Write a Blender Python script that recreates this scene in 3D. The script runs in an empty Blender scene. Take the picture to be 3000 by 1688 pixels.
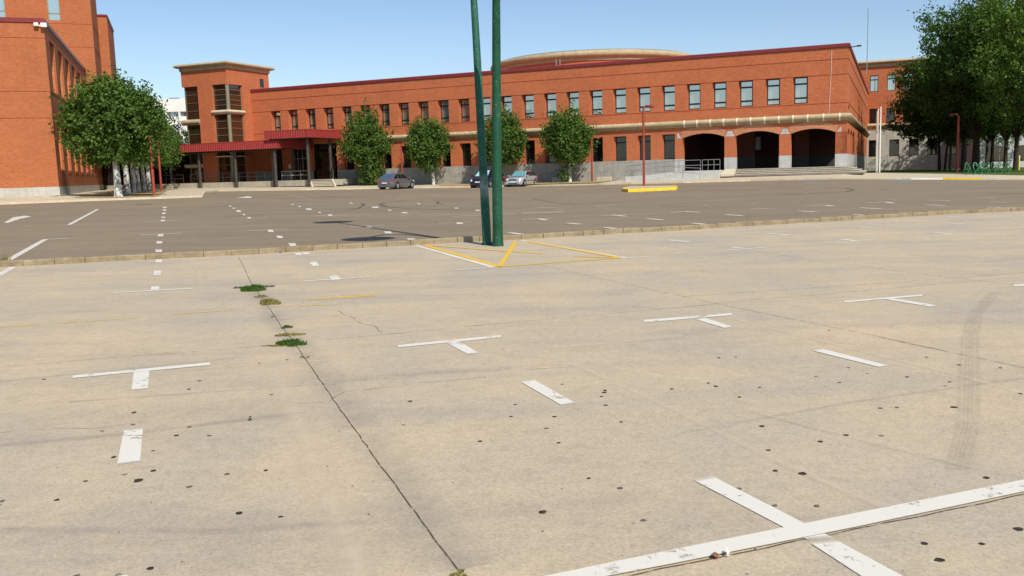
import bpy, math, random
import numpy as np
from mathutils import Matrix, Vector
R = math.radians
random.seed(7)
SC = bpy.context.scene
COL = SC.collection

# ------------------------------------------------------------------ camera
PX, PY, F = 1500.0, 844.0, 2627.4          # photograph's centre and focal length in its own pixels
PITCH, ROLL, H = R(7.4066), R(-1.687), 1.42
cp, sp, cr, sr = math.cos(PITCH), math.sin(PITCH), math.cos(ROLL), math.sin(ROLL)
ROT = np.array([[cr, -sr, 0], [sr, cr, 0], [0, 0, 1]]) @ np.array([[1, 0, 0], [0, -sp, -cp], [0, cp, -sp]])
cam = bpy.data.cameras.new("camera"); camo = bpy.data.objects.new("camera", cam); COL.objects.link(camo)
cam.sensor_width = 36; cam.lens = F / 3000 * 36; cam.clip_end = 5000; cam.clip_start = 0.05
m = Matrix.Identity(4)
for i in range(3):
    m[i][0] = ROT[0][i]; m[i][1] = -ROT[1][i]; m[i][2] = -ROT[2][i]
m[2][3] = H
camo.matrix_world = m
SC.camera = camo

# ------------------------------------------------------------------ light
SUN_EL = R(45.0); SH = (0.472, -0.882)       # horizontal direction towards the sun
n_ = math.hypot(*SH); SH = (SH[0] / n_, SH[1] / n_)
SV = Vector((SH[0] * math.cos(SUN_EL), SH[1] * math.cos(SUN_EL), math.sin(SUN_EL)))
w = bpy.data.worlds.new("World"); SC.world = w; w.use_nodes = True
nt = w.node_tree; nt.nodes.clear()
sky = nt.nodes.new("ShaderNodeTexSky"); sky.sky_type = 'NISHITA'; sky.sun_disc = False
sky.sun_elevation = SUN_EL; sky.sun_rotation = math.atan2(SH[0], SH[1])
sky.altitude = 800; sky.air_density = 1.0; sky.dust_density = 1.0; sky.ozone_density = 2.2
bg = nt.nodes.new("ShaderNodeBackground"); bg.inputs[1].default_value = 0.112
wo = nt.nodes.new("ShaderNodeOutputWorld")
nt.links.new(sky.outputs[0], bg.inputs[0]); nt.links.new(bg.outputs[0], wo.inputs[0])
sl = bpy.data.lights.new("sun", 'SUN'); sl.energy = 4.2; sl.angle = R(0.5); sl.color = (1.0, 0.93, 0.82)
so = bpy.data.objects.new("sun", sl); COL.objects.link(so)
so.rotation_euler = SV.to_track_quat('Z', 'Y').to_euler()
SC.view_settings.view_transform = 'Standard'; SC.view_settings.look = 'None'
SC.view_settings.gamma = 1; SC.view_settings.use_curve_mapping = False
SC.view_settings.exposure = 0.25

# ------------------------------------------------------------------ projection helpers (photo pixel -> point of the place)
def soft(v): return min(.5 * (v + math.sqrt(v * v + 16)), 40)
def gz(x, y):
    z = min(max(y, 0), 100) * (1.3e-4 * soft(-x) + 2e-5 * soft(x))
    t = min(1.0, max(0.0, (y - 30) / 30)); t = t * t * (3 - 2 * t)      # the car park falls gently away at its far right
    return z - .029 * min(20.0, max(0.0, (x - 25) * .92 - (y - 69) * .3926)) * t
def ray(x, y): return ROT.T @ np.array([x - PX, y - PY, F])
def g(x, y, dz=0.0):
    d = ray(x, y); z = 0.0; X = d
    for _ in range(30):
        X = d * ((z + dz - H) / d[2]); z = .5 * z + .5 * gz(X[0], X[1])
    return Vector((X[0], X[1], z + dz))
def atY(x, y, Y):
    d = ray(x, y) * 1.0; d = d * (Y / d[1]); return Vector((d[0], d[1], d[2] + H))

# ------------------------------------------------------------------ materials
MAT = {}
class NB:
    def __init__(s, name):
        s.m = bpy.data.materials.new(name); s.m.use_nodes = True; s.t = s.m.node_tree; s.t.nodes.clear()
        s.out = s.n("ShaderNodeOutputMaterial"); s.co = s.n("ShaderNodeTexCoord")
        MAT[name] = s.m
    def n(s, k, **kw):
        o = s.t.nodes.new(k)
        for a, v in kw.items():
            if isinstance(a, str) and a.startswith("i_"): o.inputs[a[2:].replace("_", " ")].default_value = v
            else: setattr(o, a, v)
        return o
    def l(s, a, b): s.t.links.new(a, b)
    def val(s, x, sock):
        if hasattr(x, "node"): s.l(x, sock)
        else: sock.default_value = x
    def noise(s, scale, detail=4, rough=.55, vec=None, sc3=None, dist=0):
        o = s.n("ShaderNodeTexNoise"); o.inputs["Scale"].default_value = scale; o.inputs["Detail"].default_value = detail
        o.inputs["Roughness"].default_value = rough; o.inputs["Distortion"].default_value = dist
        v = vec or s.co.outputs["Object"]
        if sc3:
            mp = s.n("ShaderNodeMapping"); mp.inputs["Scale"].default_value = sc3; s.l(v, mp.inputs[0]); v = mp.outputs[0]
        s.l(v, o.inputs["Vector"]); return o.outputs["Fac"]
    def ramp(s, fac, stops):
        o = s.n("ShaderNodeValToRGB"); e = o.color_ramp.elements
        while len(e) < len(stops): e.new(.5)
        for i, (p, c) in enumerate(stops):
            e[i].position = p; e[i].color = tuple(c) + (1,) if len(c) == 3 else c
        s.l(fac, o.inputs[0]); return o.outputs[0]
    def mix(s, f, a, b, mode='MIX'):
        o = s.n("ShaderNodeMix"); o.data_type = 'RGBA'; o.blend_type = mode
        s.val(f, o.inputs[0])
        for x, k in ((a, 6), (b, 7)):
            if hasattr(x, "node"): s.l(x, o.inputs[k])
            else: o.inputs[k].default_value = tuple(x) + (1,) if len(x) == 3 else x
        return o.outputs[2]
    def math(s, op, a, b=0.0, c=0.0):
        o = s.n("ShaderNodeMath"); o.operation = op
        s.val(a, o.inputs[0]); s.val(b, o.inputs[1]); s.val(c, o.inputs[2]); return o.outputs[0]
    def bsdf(s, col, rough=.8, metal=0, spec=.3, bump=None, bstr=.3, bdist=.01, alpha=None, coat=0):
        o = s.n("ShaderNodeBsdfPrincipled")
        s.val(tuple(col) + (1,) if isinstance(col, (tuple, list)) else col, o.inputs["Base Color"])
        s.val(rough, o.inputs["Roughness"]); s.val(metal, o.inputs["Metallic"]); s.val(spec, o.inputs["Specular IOR Level"])
        if coat: o.inputs["Coat Weight"].default_value = coat; o.inputs["Coat Roughness"].default_value = .08
        if bump is not None:
            b = s.n("ShaderNodeBump"); b.inputs["Strength"].default_value = bstr; b.inputs["Distance"].default_value = bdist
            s.l(bump, b.inputs["Height"]); s.l(b.outputs[0], o.inputs["Normal"])
        if alpha is not None: s.val(alpha, o.inputs["Alpha"])
        s.l(o.outputs[0], s.out.inputs[0]); return o

def plain(name, col, rough=.6, metal=0, spec=.4, var=.12, scale=6, coat=0):
    b = NB(name); f = b.noise(scale, 5)
    c = b.ramp(f, [(.3, [v * (1 - var) for v in col]), (.7, [min(1, v * (1 + var)) for v in col])])
    b.bsdf(c, rough, metal, spec, coat=coat); return b.m

def brick(name, base, mortar, scale=1.0, streak=.06):
    b = NB(name)
    sx = b.n("ShaderNodeSeparateXYZ"); b.l(b.co.outputs["Object"], sx.inputs[0])
    u = b.math('ADD', sx.outputs[0], sx.outputs[1])
    cv = b.n("ShaderNodeCombineXYZ"); b.l(u, cv.inputs[0]); b.l(sx.outputs[2], cv.inputs[1])
    t = b.n("ShaderNodeTexBrick"); b.l(cv.outputs[0], t.inputs["Vector"])
    t.inputs["Scale"].default_value = 1; t.inputs["Brick Width"].default_value = .25 * scale; t.inputs["Row Height"].default_value = .075 * scale
    t.inputs["Mortar Size"].default_value = .008; t.inputs["Mortar Smooth"].default_value = .2; t.inputs["Bias"].default_value = 0
    t.inputs["Color1"].default_value = tuple(v * 1.12 for v in base) + (1,)
    t.inputs["Color2"].default_value = tuple(v * .86 for v in base) + (1,)
    t.inputs["Mortar"].default_value = tuple(mortar) + (1,)
    f1 = b.noise(.35, 5, .6, vec=cv.outputs[0], sc3=(1, 1.6, 1))
    f2 = b.noise(5.0, 4, .7, vec=cv.outputs[0])
    f3 = b.noise(1.0, 3, .6, vec=cv.outputs[0], sc3=(1.6, .12, 1))
    c = b.mix(1.0, t.outputs[0], b.ramp(f1, [(.3, (.92, .91, .91)), (.7, (1.05, 1.04, 1.02))]), 'MULTIPLY')
    c = b.mix(1.0, c, b.ramp(f2, [(.35, (1 - streak, 1 - streak, 1 - streak)), (.65, (1 + streak, 1 + streak, 1 + streak))]), 'MULTIPLY')
    c = b.mix(1.0, c, b.ramp(f3, [(.25, (.95, .94, .93)), (.5, (1, 1, 1))]), 'MULTIPLY')
    b.bsdf(c, .85, 0, .2, bump=t.outputs["Fac"], bstr=.25, bdist=-.008)
    return b.m
brick("brick_orange", (.465, .126, .047), (.42, .20, .11))
brick("brick_left", (.405, .120, .042), (.34, .165, .09))
brick("brick_ring", (.62, .26, .13), (.5, .3, .2))
brick("brick_sunlit", (.60, .19, .075), (.48, .25, .14))
brick("brick_drum", (.50, .128, .060), (.42, .18, .10))

def stone(name, a, c2, joints=None, rough=.8):
    b = NB(name)
    sx = b.n("ShaderNodeSeparateXYZ"); b.l(b.co.outputs["Object"], sx.inputs[0])
    u = b.math('ADD', sx.outputs[0], sx.outputs[1])
    cv = b.n("ShaderNodeCombineXYZ"); b.l(u, cv.inputs[0]); b.l(sx.outputs[2], cv.inputs[1])
    f = b.noise(1.2, 6, .65, vec=cv.outputs[0], sc3=(1, 1.8, 1)); f2 = b.noise(9, 5, .6)
    c = b.ramp(f, [(.3, a), (.7, c2)])
    c = b.mix(1.0, c, b.ramp(f2, [(.3, (.88, .88, .88)), (.7, (1.08, 1.08, 1.08))]), 'MULTIPLY')
    f3 = b.noise(1.0, 4, .6, vec=cv.outputs[0], sc3=(2.5, .15, 1))
    c = b.mix(1.0, c, b.ramp(f3, [(.3, (.82, .81, .78)), (.5, (1, 1, 1))]), 'MULTIPLY')
    if joints:
        t = b.n("ShaderNodeTexBrick"); b.l(cv.outputs[0], t.inputs["Vector"]); t.offset = joints[2]
        t.inputs["Scale"].default_value = 1; t.inputs["Brick Width"].default_value = joints[0]; t.inputs["Row Height"].default_value = joints[1]
        t.inputs["Mortar Size"].default_value = .012; t.inputs["Color1"].default_value = (1.04, 1.04, 1.04, 1); t.inputs["Color2"].default_value = (.95, .95, .95, 1)
        t.inputs["Mortar"].default_value = (.62, .6, .56, 1)
        c = b.mix(1.0, c, t.outputs[0], 'MULTIPLY')
    b.bsdf(c, rough, 0, .25, bump=f2, bstr=.15, bdist=.01); return b.m
stone("plinth_stone", (.28, .275, .245), (.38, .37, .33), (1.2, 1.07, .5))
stone("plinth_pale", (.40, .39, .35), (.50, .48, .43), (.9, 3.0, 0))
stone("pier_stone", (.42, .43, .42), (.52, .52, .50), (.9, 1.05, .5))
stone("wing_stone", (.40, .385, .34), (.50, .48, .42), (1.4, .9, .5))
stone("cornice_stone", (.36, .285, .165), (.48, .39, .245))
stone("cornice_pale", (.52, .46, .33), (.64, .57, .43))
stone("step_stone", (.44, .40, .31), (.58, .53, .42), (1.1, 3, 0))
stone("terrace_stone", (.34, .31, .25), (.46, .42, .34), (1.5, 3, 0))
stone("ramp_stone", (.44, .45, .42), (.56, .56, .52))
stone("pavement_stone", (.46, .39, .28), (.60, .52, .39))
stone("kerb_far_stone", (.52, .44, .30), (.68, .59, .43))
plain("band_white", (.78, .72, .58), .6)
plain("cap_red", (.20, .028, .030), .45, 0, .5, .12, 3)
plain("course_brick", (.36, .09, .035), .8)
plain("canopy_red", (.29, .036, .034), .42, 0, .5, .1, 2)
plain("canopy_red_rib", (.40, .075, .066), .42, 0, .5, .1, 2)
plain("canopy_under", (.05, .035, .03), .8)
plain("column_dark", (.055, .048, .040), .5, 0, .4, .2, 3)
plain("frame_dark", (.012, .016, .016), .35, 0, .5)
plain("frame_brown", (.15, .125, .085), .5)
plain("frame_beige", (.30, .24, .15), .5)
plain("frame_grey", (.30, .29, .27), .4, .4, .5)
plain("column_green", (.20, .19, .12), .6)
plain("steel", (.42, .43, .43), .3, .8, .5, .05)
plain("rail_dark", (.03, .03, .03), .5)
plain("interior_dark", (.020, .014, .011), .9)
plain("porch_brick_shaded", (.09, .028, .014), .9)
plain("door_reflection", (.10, .13, .13), .5)
plain("porch_base_shaded", (.055, .052, .05), .9)
plain("lamp_red", (.30, .048, .030), .5, 0, .4, .2, 2)
plain("lamp_head", (.24, .05, .035), .4)
plain("white_paint", (.78, .77, .72), .5)
plain("white_render", (.76, .75, .70), .7, 0, .3, .05, 1)
plain("grey_render", (.50, .50, .50), .8, 0, .3, .1, 1)
plain("yellow_kerb", (.80, .52, .03), .6, 0, .3, .12, 4)
plain("island_top", (.52, .43, .30), .8, 0, .3, .15, 5)
plain("rack_green", (.012, .16, .048), .4, 0, .5)
plain("yellow_post", (.80, .66, .05), .5)
plain("rubber", (.015, .015, .015), .8)
plain("alloy", (.50, .50, .50), .3, .7, .5)
plain("car_grey", (.15, .15, .165), .35, .35, .5, .04, 3, coat=.8)
plain("car_silver", (.42, .43, .45), .35, .25, .5, .04, 3, coat=.8)
plain("car_blue", (.010, .014, .035), .25, .3, .5, .04, 3, coat=1)
plain("trim_black", (.02, .02, .022), .5)
plain("plate_white", (.72, .72, .68), .5)
plain("tail_red", (.50, .02, .03), .2, 0, .6)
plain("headlamp", (.72, .76, .80), .12, .3, .8)
plain("sunshade", (.22, .55, .60), .3, .5, .6, .35, 5)
plain("shade_cyan", (.45, .75, .80), .4, .3, .6, .2, 5)
plain("bark_dark", (.045, .035, .025), .9, 0, .2, .3, 8)
plain("drain_iron", (.10, .085, .075), .8)
plain("leaf_brown", (.22, .10, .04), .8)
plain("litter_pale", (.70, .66, .58), .7)
plain("litter_purple", (.20, .10, .45), .6)
plain("signage_grey", (.06, .05, .05), .6)

def glass(name, base, refl, rough=.02, tint=(1, 1, 1)):
    b = NB(name); f = b.noise(.7, 2)
    d = b.n("ShaderNodeBsdfDiffuse"); d.inputs[0].default_value = tuple(base) + (1,)
    gl = b.n("ShaderNodeBsdfGlossy"); gl.inputs[0].default_value = tuple(tint) + (1,); gl.inputs["Roughness"].default_value = rough
    bu = b.n("ShaderNodeBump"); bu.inputs["Strength"].default_value = .03; bu.inputs["Distance"].default_value = .02; b.l(f, bu.inputs["Height"]); b.l(bu.outputs[0], gl.inputs["Normal"])
    lw = b.n("ShaderNodeFresnel"); lw.inputs[0].default_value = 1.45
    fac = b.math('ADD', lw.outputs[0], refl)
    mx = b.n("ShaderNodeMixShader"); b.l(fac, mx.inputs[0]); b.l(d.outputs[0], mx.inputs[1]); b.l(gl.outputs[0], mx.inputs[2])
    b.l(mx.outputs[0], b.out.inputs[0]); return b.m
glass("glass_coated", (.16, .17, .15), .46, tint=(.98, 1, .92))
glass("glass_dark", (.008, .008, .008), .04)
glass("glass_tower", (.035, .018, .010), .10, tint=(.85, .8, .7))
glass("glass_car", (.012, .014, .015), .10)
glass("glass_pale", (.20, .32, .32), .25)

def leafmat(name, a, c2, trans=.35, k=1.0):
    b = NB(name); f = b.noise(.9 * k, 4, .6); f2 = b.noise(7 * k, 3, .7)
    c = b.ramp(f, [(.3, a), (.7, c2)]); c = b.mix(1.0, c, b.ramp(f2, [(.34, (.55, .6, .6)), (.5, (1, 1, 1)), (.66, (1.7, 1.5, 1.1))]), 'MULTIPLY')
    d = b.n("ShaderNodeBsdfDiffuse"); t = b.n("ShaderNodeBsdfTranslucent"); b.l(c, d.inputs[0])
    c3 = b.mix(1.0, c, (1.3, 1.5, .6), 'MULTIPLY'); b.l(c3, t.inputs[0])
    gl = b.n("ShaderNodeBsdfGlossy"); gl.inputs["Roughness"].default_value = .55; gl.inputs[0].default_value = (.5, .55, .4, 1)
    mx = b.n("ShaderNodeMixShader"); mx.inputs[0].default_value = trans; b.l(d.outputs[0], mx.inputs[1]); b.l(t.outputs[0], mx.inputs[2])
    m2 = b.n("ShaderNodeMixShader"); m2.inputs[0].default_value = .035; b.l(mx.outputs[0], m2.inputs[1]); b.l(gl.outputs[0], m2.inputs[2])
    b.l(m2.outputs[0], b.out.inputs[0]); return b.m
leafmat("leaf_plane", (.055, .115, .020), (.105, .18, .035))
leafmat("leaf_elm", (.040, .090, .018), (.085, .155, .030))
leafmat("leaf_elm_light", (.075, .140, .026), (.12, .20, .040))
leafmat("leaf_conifer", (.012, .035, .018), (.022, .055, .026), .15)
leafmat("leaf_weed", (.055, .115, .022), (.11, .19, .045), .35, 14)
leafmat("leaf_weed_dry", (.20, .19, .07), (.34, .30, .14), .35, 14)
leafmat("grass_blades", (.030, .070, .014), (.07, .12, .025))

b = NB("bark_plane")          # whitewashed, peeling plane bark
f = b.noise(4, 5, .65, sc3=(1, 1, .5)); c = b.ramp(f, [(.40, (.16, .14, .10)), (.47, (.36, .35, .30)), (.55, (.56, .58, .55))])
b.bsdf(c, .85, 0, .2, bump=f, bstr=.4, bdist=.03)

b = NB("asphalt")
f = b.noise(.12, 5, .6); f2 = b.noise(.5, 5, .6, sc3=(.25, 1, 1)); f3 = b.noise(45, 3, .8); f4 = b.noise(3, 4, .6)
c = b.ramp(f, [(.3, (.208, .166, .111)), (.7, (.254, .202, .135))])
c = b.mix(1.0, c, b.ramp(f2, [(.3, (.90, .90, .92)), (.7, (1.08, 1.07, 1.05))]), 'MULTIPLY')
f9 = b.noise(.9, 5, .7, sc3=(.5, 2.2, 1)); c = b.mix(1.0, c, b.ramp(f9, [(.28, (.84, .83, .83)), (.45, (1, 1, 1)), (.75, (1.12, 1.11, 1.09))]), 'MULTIPLY')
c = b.mix(1.0, c, b.ramp(f3, [(.3, (.78, .78, .78)), (.7, (1.22, 1.22, 1.22))]), 'MULTIPLY')
c = b.mix(1.0, c, b.ramp(f4, [(.3, (.93, .93, .93)), (.7, (1.05, 1.05, 1.05))]), 'MULTIPLY')
b.bsdf(c, .9, 0, .25, bump=f3, bstr=.3, bdist=.006)

b = NB("concrete")
f = b.noise(.45, 6, .6, dist=.6); f2 = b.noise(1.0, 6, .6, sc3=(.22, 1.6, 1), dist=.3); f3 = b.noise(60, 3, .8); f4 = b.noise(4.0, 6, .7, dist=1.0); f5 = b.noise(120, 3, .7)
c = b.ramp(f, [(.30, (.398, .352, .288)), (.50, (.455, .386, .278)), (.68, (.518, .420, .286))])
c = b.mix(1.0, c, b.ramp(f2, [(.30, (.90, .90, .93)), (.5, (1, 1, 1)), (.7, (1.05, 1.04, 1.0))]), 'MULTIPLY')
c = b.mix(1.0, c, b.ramp(f4, [(.28, (.91, .90, .90)), (.5, (1, 1, 1)), (.75, (1.07, 1.06, 1.04))]), 'MULTIPLY')
c = b.mix(1.0, c, b.ramp(f3, [(.28, (.82, .81, .80)), (.5, (1, 1, 1)), (.72, (1.16, 1.15, 1.13))]), 'MULTIPLY')
sp_ = b.ramp(f5, [(.27, (.55, .50, .45)), (.38, (1, 1, 1)), (.62, (1, 1, 1)), (.73, (1.35, 1.32, 1.26))])
c = b.mix(1.0, c, sp_, 'MULTIPLY')
f6 = b.noise(.75, 5, .65, dist=.8); f7 = b.noise(95, 3, .8)      # patches where the skin has worn down to orange aggregate
ag = b.ramp(f7, [(.36, (.30, .20, .12)), (.48, (.56, .42, .27)), (.62, (.74, .64, .48))])
c = b.mix(b.math('MULTIPLY', b.ramp(f6, [(.52, (0, 0, 0)), (.70, (1, 1, 1))]), .28), c, ag)
f8 = b.noise(14, 5, .75); c = b.mix(1.0, c, b.ramp(f8, [(.30, (.92, .91, .90)), (.5, (1, 1, 1)), (.7, (1.06, 1.05, 1.04))]), 'MULTIPLY')
b.bsdf(c, .88, 0, .25, bump=f3, bstr=.22, bdist=.004)

b = NB("kerb_stone")
f = b.noise(3, 6, .65); f3 = b.noise(30, 3, .8)
c = b.ramp(f, [(.3, (.19, .145, .085)), (.55, (.30, .24, .15)), (.75, (.37, .31, .21))])
c = b.mix(1.0, c, b.ramp(f3, [(.3, (.8, .8, .8)), (.7, (1.15, 1.15, 1.15))]), 'MULTIPLY')
b.bsdf(c, .9, 0, .2, bump=f3, bstr=.4, bdist=.01)

b = NB("dry_ground")
f = b.noise(2.5, 6, .65); c = b.ramp(f, [(.3, (.22, .14, .06)), (.5, (.38, .27, .13)), (.7, (.48, .38, .20))]); b.bsdf(c, .95, 0, .1)
b = NB("lawn")
f = b.noise(1.5, 6, .65); c = b.ramp(f, [(.3, (.035, .065, .015)), (.5, (.07, .11, .025)), (.7, (.11, .14, .035))]); b.bsdf(c, .95, 0, .1)

b = NB("green_pole")          # scuffed green paint with a worn grey patch
f = b.noise(14, 5, .7); f2 = b.noise(55, 2, .5); f4 = b.noise(3.5, 4, .6)
sx = b.n("ShaderNodeSeparateXYZ"); b.l(b.co.outputs["Object"], sx.inputs[0])
c = b.ramp(f4, [(.3, (.004, .052, .026)), (.7, (.010, .085, .040))])
c = b.mix(b.ramp(f2, [(.69, (0, 0, 0)), (.72, (1, 1, 1))]), c, (.45, .50, .45))
b.bsdf(c, .55, 0, .3)
b = NB("green_pole_worn")
f = b.noise(14, 5, .7); f2 = b.noise(55, 2, .5); f4 = b.noise(3.5, 4, .6)
sx = b.n("ShaderNodeSeparateXYZ"); b.l(b.co.outputs["Object"], sx.inputs[0])
c = b.ramp(f4, [(.3, (.010, .074, .046)), (.7, (.020, .105, .068))])
z = sx.outputs[2]
mask = b.math('MULTIPLY', b.math('SUBTRACT', 1.0, b.math('ABSOLUTE', b.math('DIVIDE', b.math('SUBTRACT', z, 1.12), .42))), 1.0)
mk = b.math('MULTIPLY', b.math('MAXIMUM', mask, 0.0), f)
c = b.mix(b.ramp(mk, [(.15, (0, 0, 0)), (.5, (.75, .75, .75))]), c, (.22, .30, .30))
c = b.mix(b.ramp(f2, [(.68, (0, 0, 0)), (.715, (1, 1, 1))]), c, (.50, .55, .5))
b.bsdf(c, .6, 0, .25)

def decal(name, col, strength=1.0, soft_edge=.25, nscale=6, lo=.35, hi=.6, rough=.85, sc3=None, low=False):
    """a thin layer of paint, rubber or dirt with worn, soft edges across its width (UV v)"""
    b = NB(name)
    uv = b.n("ShaderNodeUVMap"); sx = b.n("ShaderNodeSeparateXYZ"); b.l(uv.outputs[0], sx.inputs[0])
    v = sx.outputs[1]
    e = b.math('MINIMUM', b.math('DIVIDE', v, soft_edge), b.math('DIVIDE', b.math('SUBTRACT', 1.0, v), soft_edge))
    e = b.math('MINIMUM', e, 1.0)
    f = b.noise(nscale, 5, .7, sc3=sc3)
    if low: f = b.math('ADD', b.math('MULTIPLY', f, .55), b.math('MULTIPLY', b.noise(nscale / 7, 3, .6), .45))
    mr = b.n("ShaderNodeMapRange"); mr.inputs[1].default_value = lo; mr.inputs[2].default_value = hi; b.l(f, mr.inputs[0])
    a = b.math('MULTIPLY', b.math('MULTIPLY', e, mr.outputs[0]), strength)
    b.bsdf(col, rough, 0, .2, alpha=a); return b.m
decal("paint_white", (.69, .665, .585), .97, .06, 22, .36, .45, .7, low=True)
decal("paint_white_far", (.66, .62, .54), .95, .12, 6, .22, .48, .8)
decal("paint_white_faint", (.58, .53, .45), .60, .3, 4, .28, .60, .8)
decal("paint_yellow", (.72, .45, .055), 1.0, .05, 20, .22, .42, .7)
decal("paint_yellow_faint", (.74, .50, .09), .85, .35, 5, .34, .60, .8)
decal("paint_blue", (.22, .32, .45), .85, .3, 1.2, .20, .55, .8)
decal("ghost_line", (.72, .62, .46), .50, .5, 6, .12, .60, .9)
decal("grey_smear", (.37, .345, .31), .34, .5, 3, .30, .66, .9)
decal("tyre_mark", (.05, .045, .04), .52, .4, 2, .25, .6, .8)
decal("tyre_mark_near", (.18, .165, .15), .085, .4, 5, .25, .6, .8)
decal("crack_dark", (.07, .052, .038), .85, .25, 16, .34, .50, .95)
decal("crack_faint", (.16, .14, .11), .75, .2, 8, .38, .55, .95)
plain("gum_spot_mid", (.14, .115, .10), .85)
plain("gum_spot_pale", (.24, .205, .165), .85)
b = NB("gum_spot"); f = b.noise(20, 3); c = b.ramp(f, [(.3, (.028, .020, .018)), (.7, (.06, .045, .04))]); b.bsdf(c, .8, 0, .2)

# ------------------------------------------------------------------ mesh helpers
class MB:
    def __init__(s): s.v = []; s.f = []; s.uv = None; s.mi = None
    def quad(s, a, b, c, d):
        n = len(s.v); s.v += [tuple(a), tuple(b), tuple(c), tuple(d)]; s.f.append((n, n + 1, n + 2, n + 3)); return s
    def poly(s, pts):
        n = len(s.v); s.v += [tuple(p) for p in pts]; s.f.append(tuple(range(n, n + len(pts)))); return s
    def box(s, x0, x1, y0, y1, z0, z1):
        n = len(s.v)
        s.v += [(x, y, z) for z in (z0, z1) for y in (y0, y1) for x in (x0, x1)]
        for f in ((0, 2, 3, 1), (4, 5, 7, 6), (0, 1, 5, 4), (2, 6, 7, 3), (0, 4, 6, 2), (1, 3, 7, 5)):
            s.f.append(tuple(n + i for i in f))
        return s
    def prism(s, pts, z0, z1):
        n = len(s.v); k = len(pts)
        s.v += [(p[0], p[1], z0) for p in pts] + [(p[0], p[1], z1) for p in pts]
        s.f.append(tuple(n + i for i in range(k))[::-1]); s.f.append(tuple(n + k + i for i in range(k)))
        for i in range(k):
            j = (i + 1) % k; s.f.append((n + i, n + j, n + k + j, n + k + i))
        return s
    def tube(s, pts, rad, seg=10, caps=True):
        pts = [Vector(p) for p in pts]; rad = rad if isinstance(rad, (list, tuple)) else [rad] * len(pts)
        base = len(s.v); up = Vector((0, 0, 1)); prev = None
        for i, p in enumerate(pts):
            t = (pts[min(i + 1, len(pts) - 1)] - pts[max(i - 1, 0)]).normalized()
            if prev is None:
                a = t.orthogonal().normalized()
            else:
                a = (prev - t * prev.dot(t)).normalized()
            prev = a; c = t.cross(a)
            for k in range(seg):
                th = 2 * math.pi * k / seg
                s.v.append(tuple(p + (a * math.cos(th) + c * math.sin(th)) * rad[i]))
        for i in range(len(pts) - 1):
            for k in range(seg):
                k2 = (k + 1) % seg
                s.f.append((base + i * seg + k, base + i * seg + k2, base + (i + 1) * seg + k2, base + (i + 1) * seg + k))
        if caps:
            s.f.append(tuple(base + k for k in range(seg))[::-1]); q = base + (len(pts) - 1) * seg; s.f.append(tuple(q + k for k in range(seg)))
        return s
    def sweep(s, prof, path):
        """profile (out, z) swept along a 2-D path with mitred corners; path = [(x,y)], out = to the right-hand side"""
        rows = []
        for i, p in enumerate(path):
            p = Vector(p); d1 = (p - Vector(path[i - 1])).normalized() if i > 0 else None
            d2 = (Vector(path[i + 1]) - p).normalized() if i < len(path) - 1 else None
            d1 = d1 or d2; d2 = d2 or d1
            n1 = Vector((d1.y, -d1.x)); n2 = Vector((d2.y, -d2.x)); mt = (n1 + n2); mt = mt / max(.2, mt.dot(n1))
            rows.append([(p.x + mt.x * o, p.y + mt.y * o, z) for o, z in prof])
        for i in range(len(rows) - 1):
            for k in range(len(prof) - 1):
                s.quad(rows[i][k], rows[i + 1][k], rows[i + 1][k + 1], rows[i][k + 1])
        s.poly(rows[0]); s.poly(rows[-1][::-1]); return s

def tag(o, label=None, cat=None, group=None, kind=None):
    if label: o["label"] = label
    if cat: o["category"] = cat
    if group: o["group"] = group
    if kind: o["kind"] = kind
    return o
def obj(name, mb, mat, parent=None, smooth=False, loc=None, rz=0, recalc=True, bevel=0):
    me = bpy.data.meshes.new(name); me.from_pydata(mb.v, [], mb.f)
    if mb.uv:
        ul = me.uv_layers.new(name="UVMap"); flat = [c for uvs in mb.uv for uv in uvs for c in uv]; ul.data.foreach_set("uv", flat)
    mats = mat if isinstance(mat, (list, tuple)) else [mat]
    for q in mats: me.materials.append(MAT[q])
    if mb.mi: me.polygons.foreach_set("material_index", mb.mi)
    me.validate()
    o = bpy.data.objects.new(name, me); COL.objects.link(o)
    if recalc:
        import bmesh
        bm = bmesh.new(); bm.from_mesh(me); bmesh.ops.remove_doubles(bm, verts=bm.verts, dist=1e-5); bmesh.ops.recalc_face_normals(bm, faces=bm.faces)
        if smooth:
            for f_ in bm.faces: f_.smooth = True
        bm.to_mesh(me); bm.free()
    if smooth:
        me.polygons.foreach_set("use_smooth", [True] * len(me.polygons))
        try: me.set_sharp_from_angle(angle=R(40))
        except Exception: pass
    if bevel:
        bv = o.modifiers.new("bevel", 'BEVEL'); bv.width = bevel; bv.segments = 2; bv.limit_method = 'ANGLE'
    if parent: o.parent = parent
    if loc is not None: o.location = loc
    if rz: o.rotation_euler = (0, 0, rz)
    return o
def empty(name, loc=(0, 0, 0), rz=0):
    o = bpy.data.objects.new(name, None); COL.objects.link(o); o.location = loc; o.rotation_euler = (0, 0, rz); return o
def kids(o): return [c for c in list(COL.objects) if c.parent == o]
def copy_tree(o, parent=None):
    c = o.copy(); COL.objects.link(c); c.parent = parent
    for ch in kids(o): copy_tree(ch, c)
    return c

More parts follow.
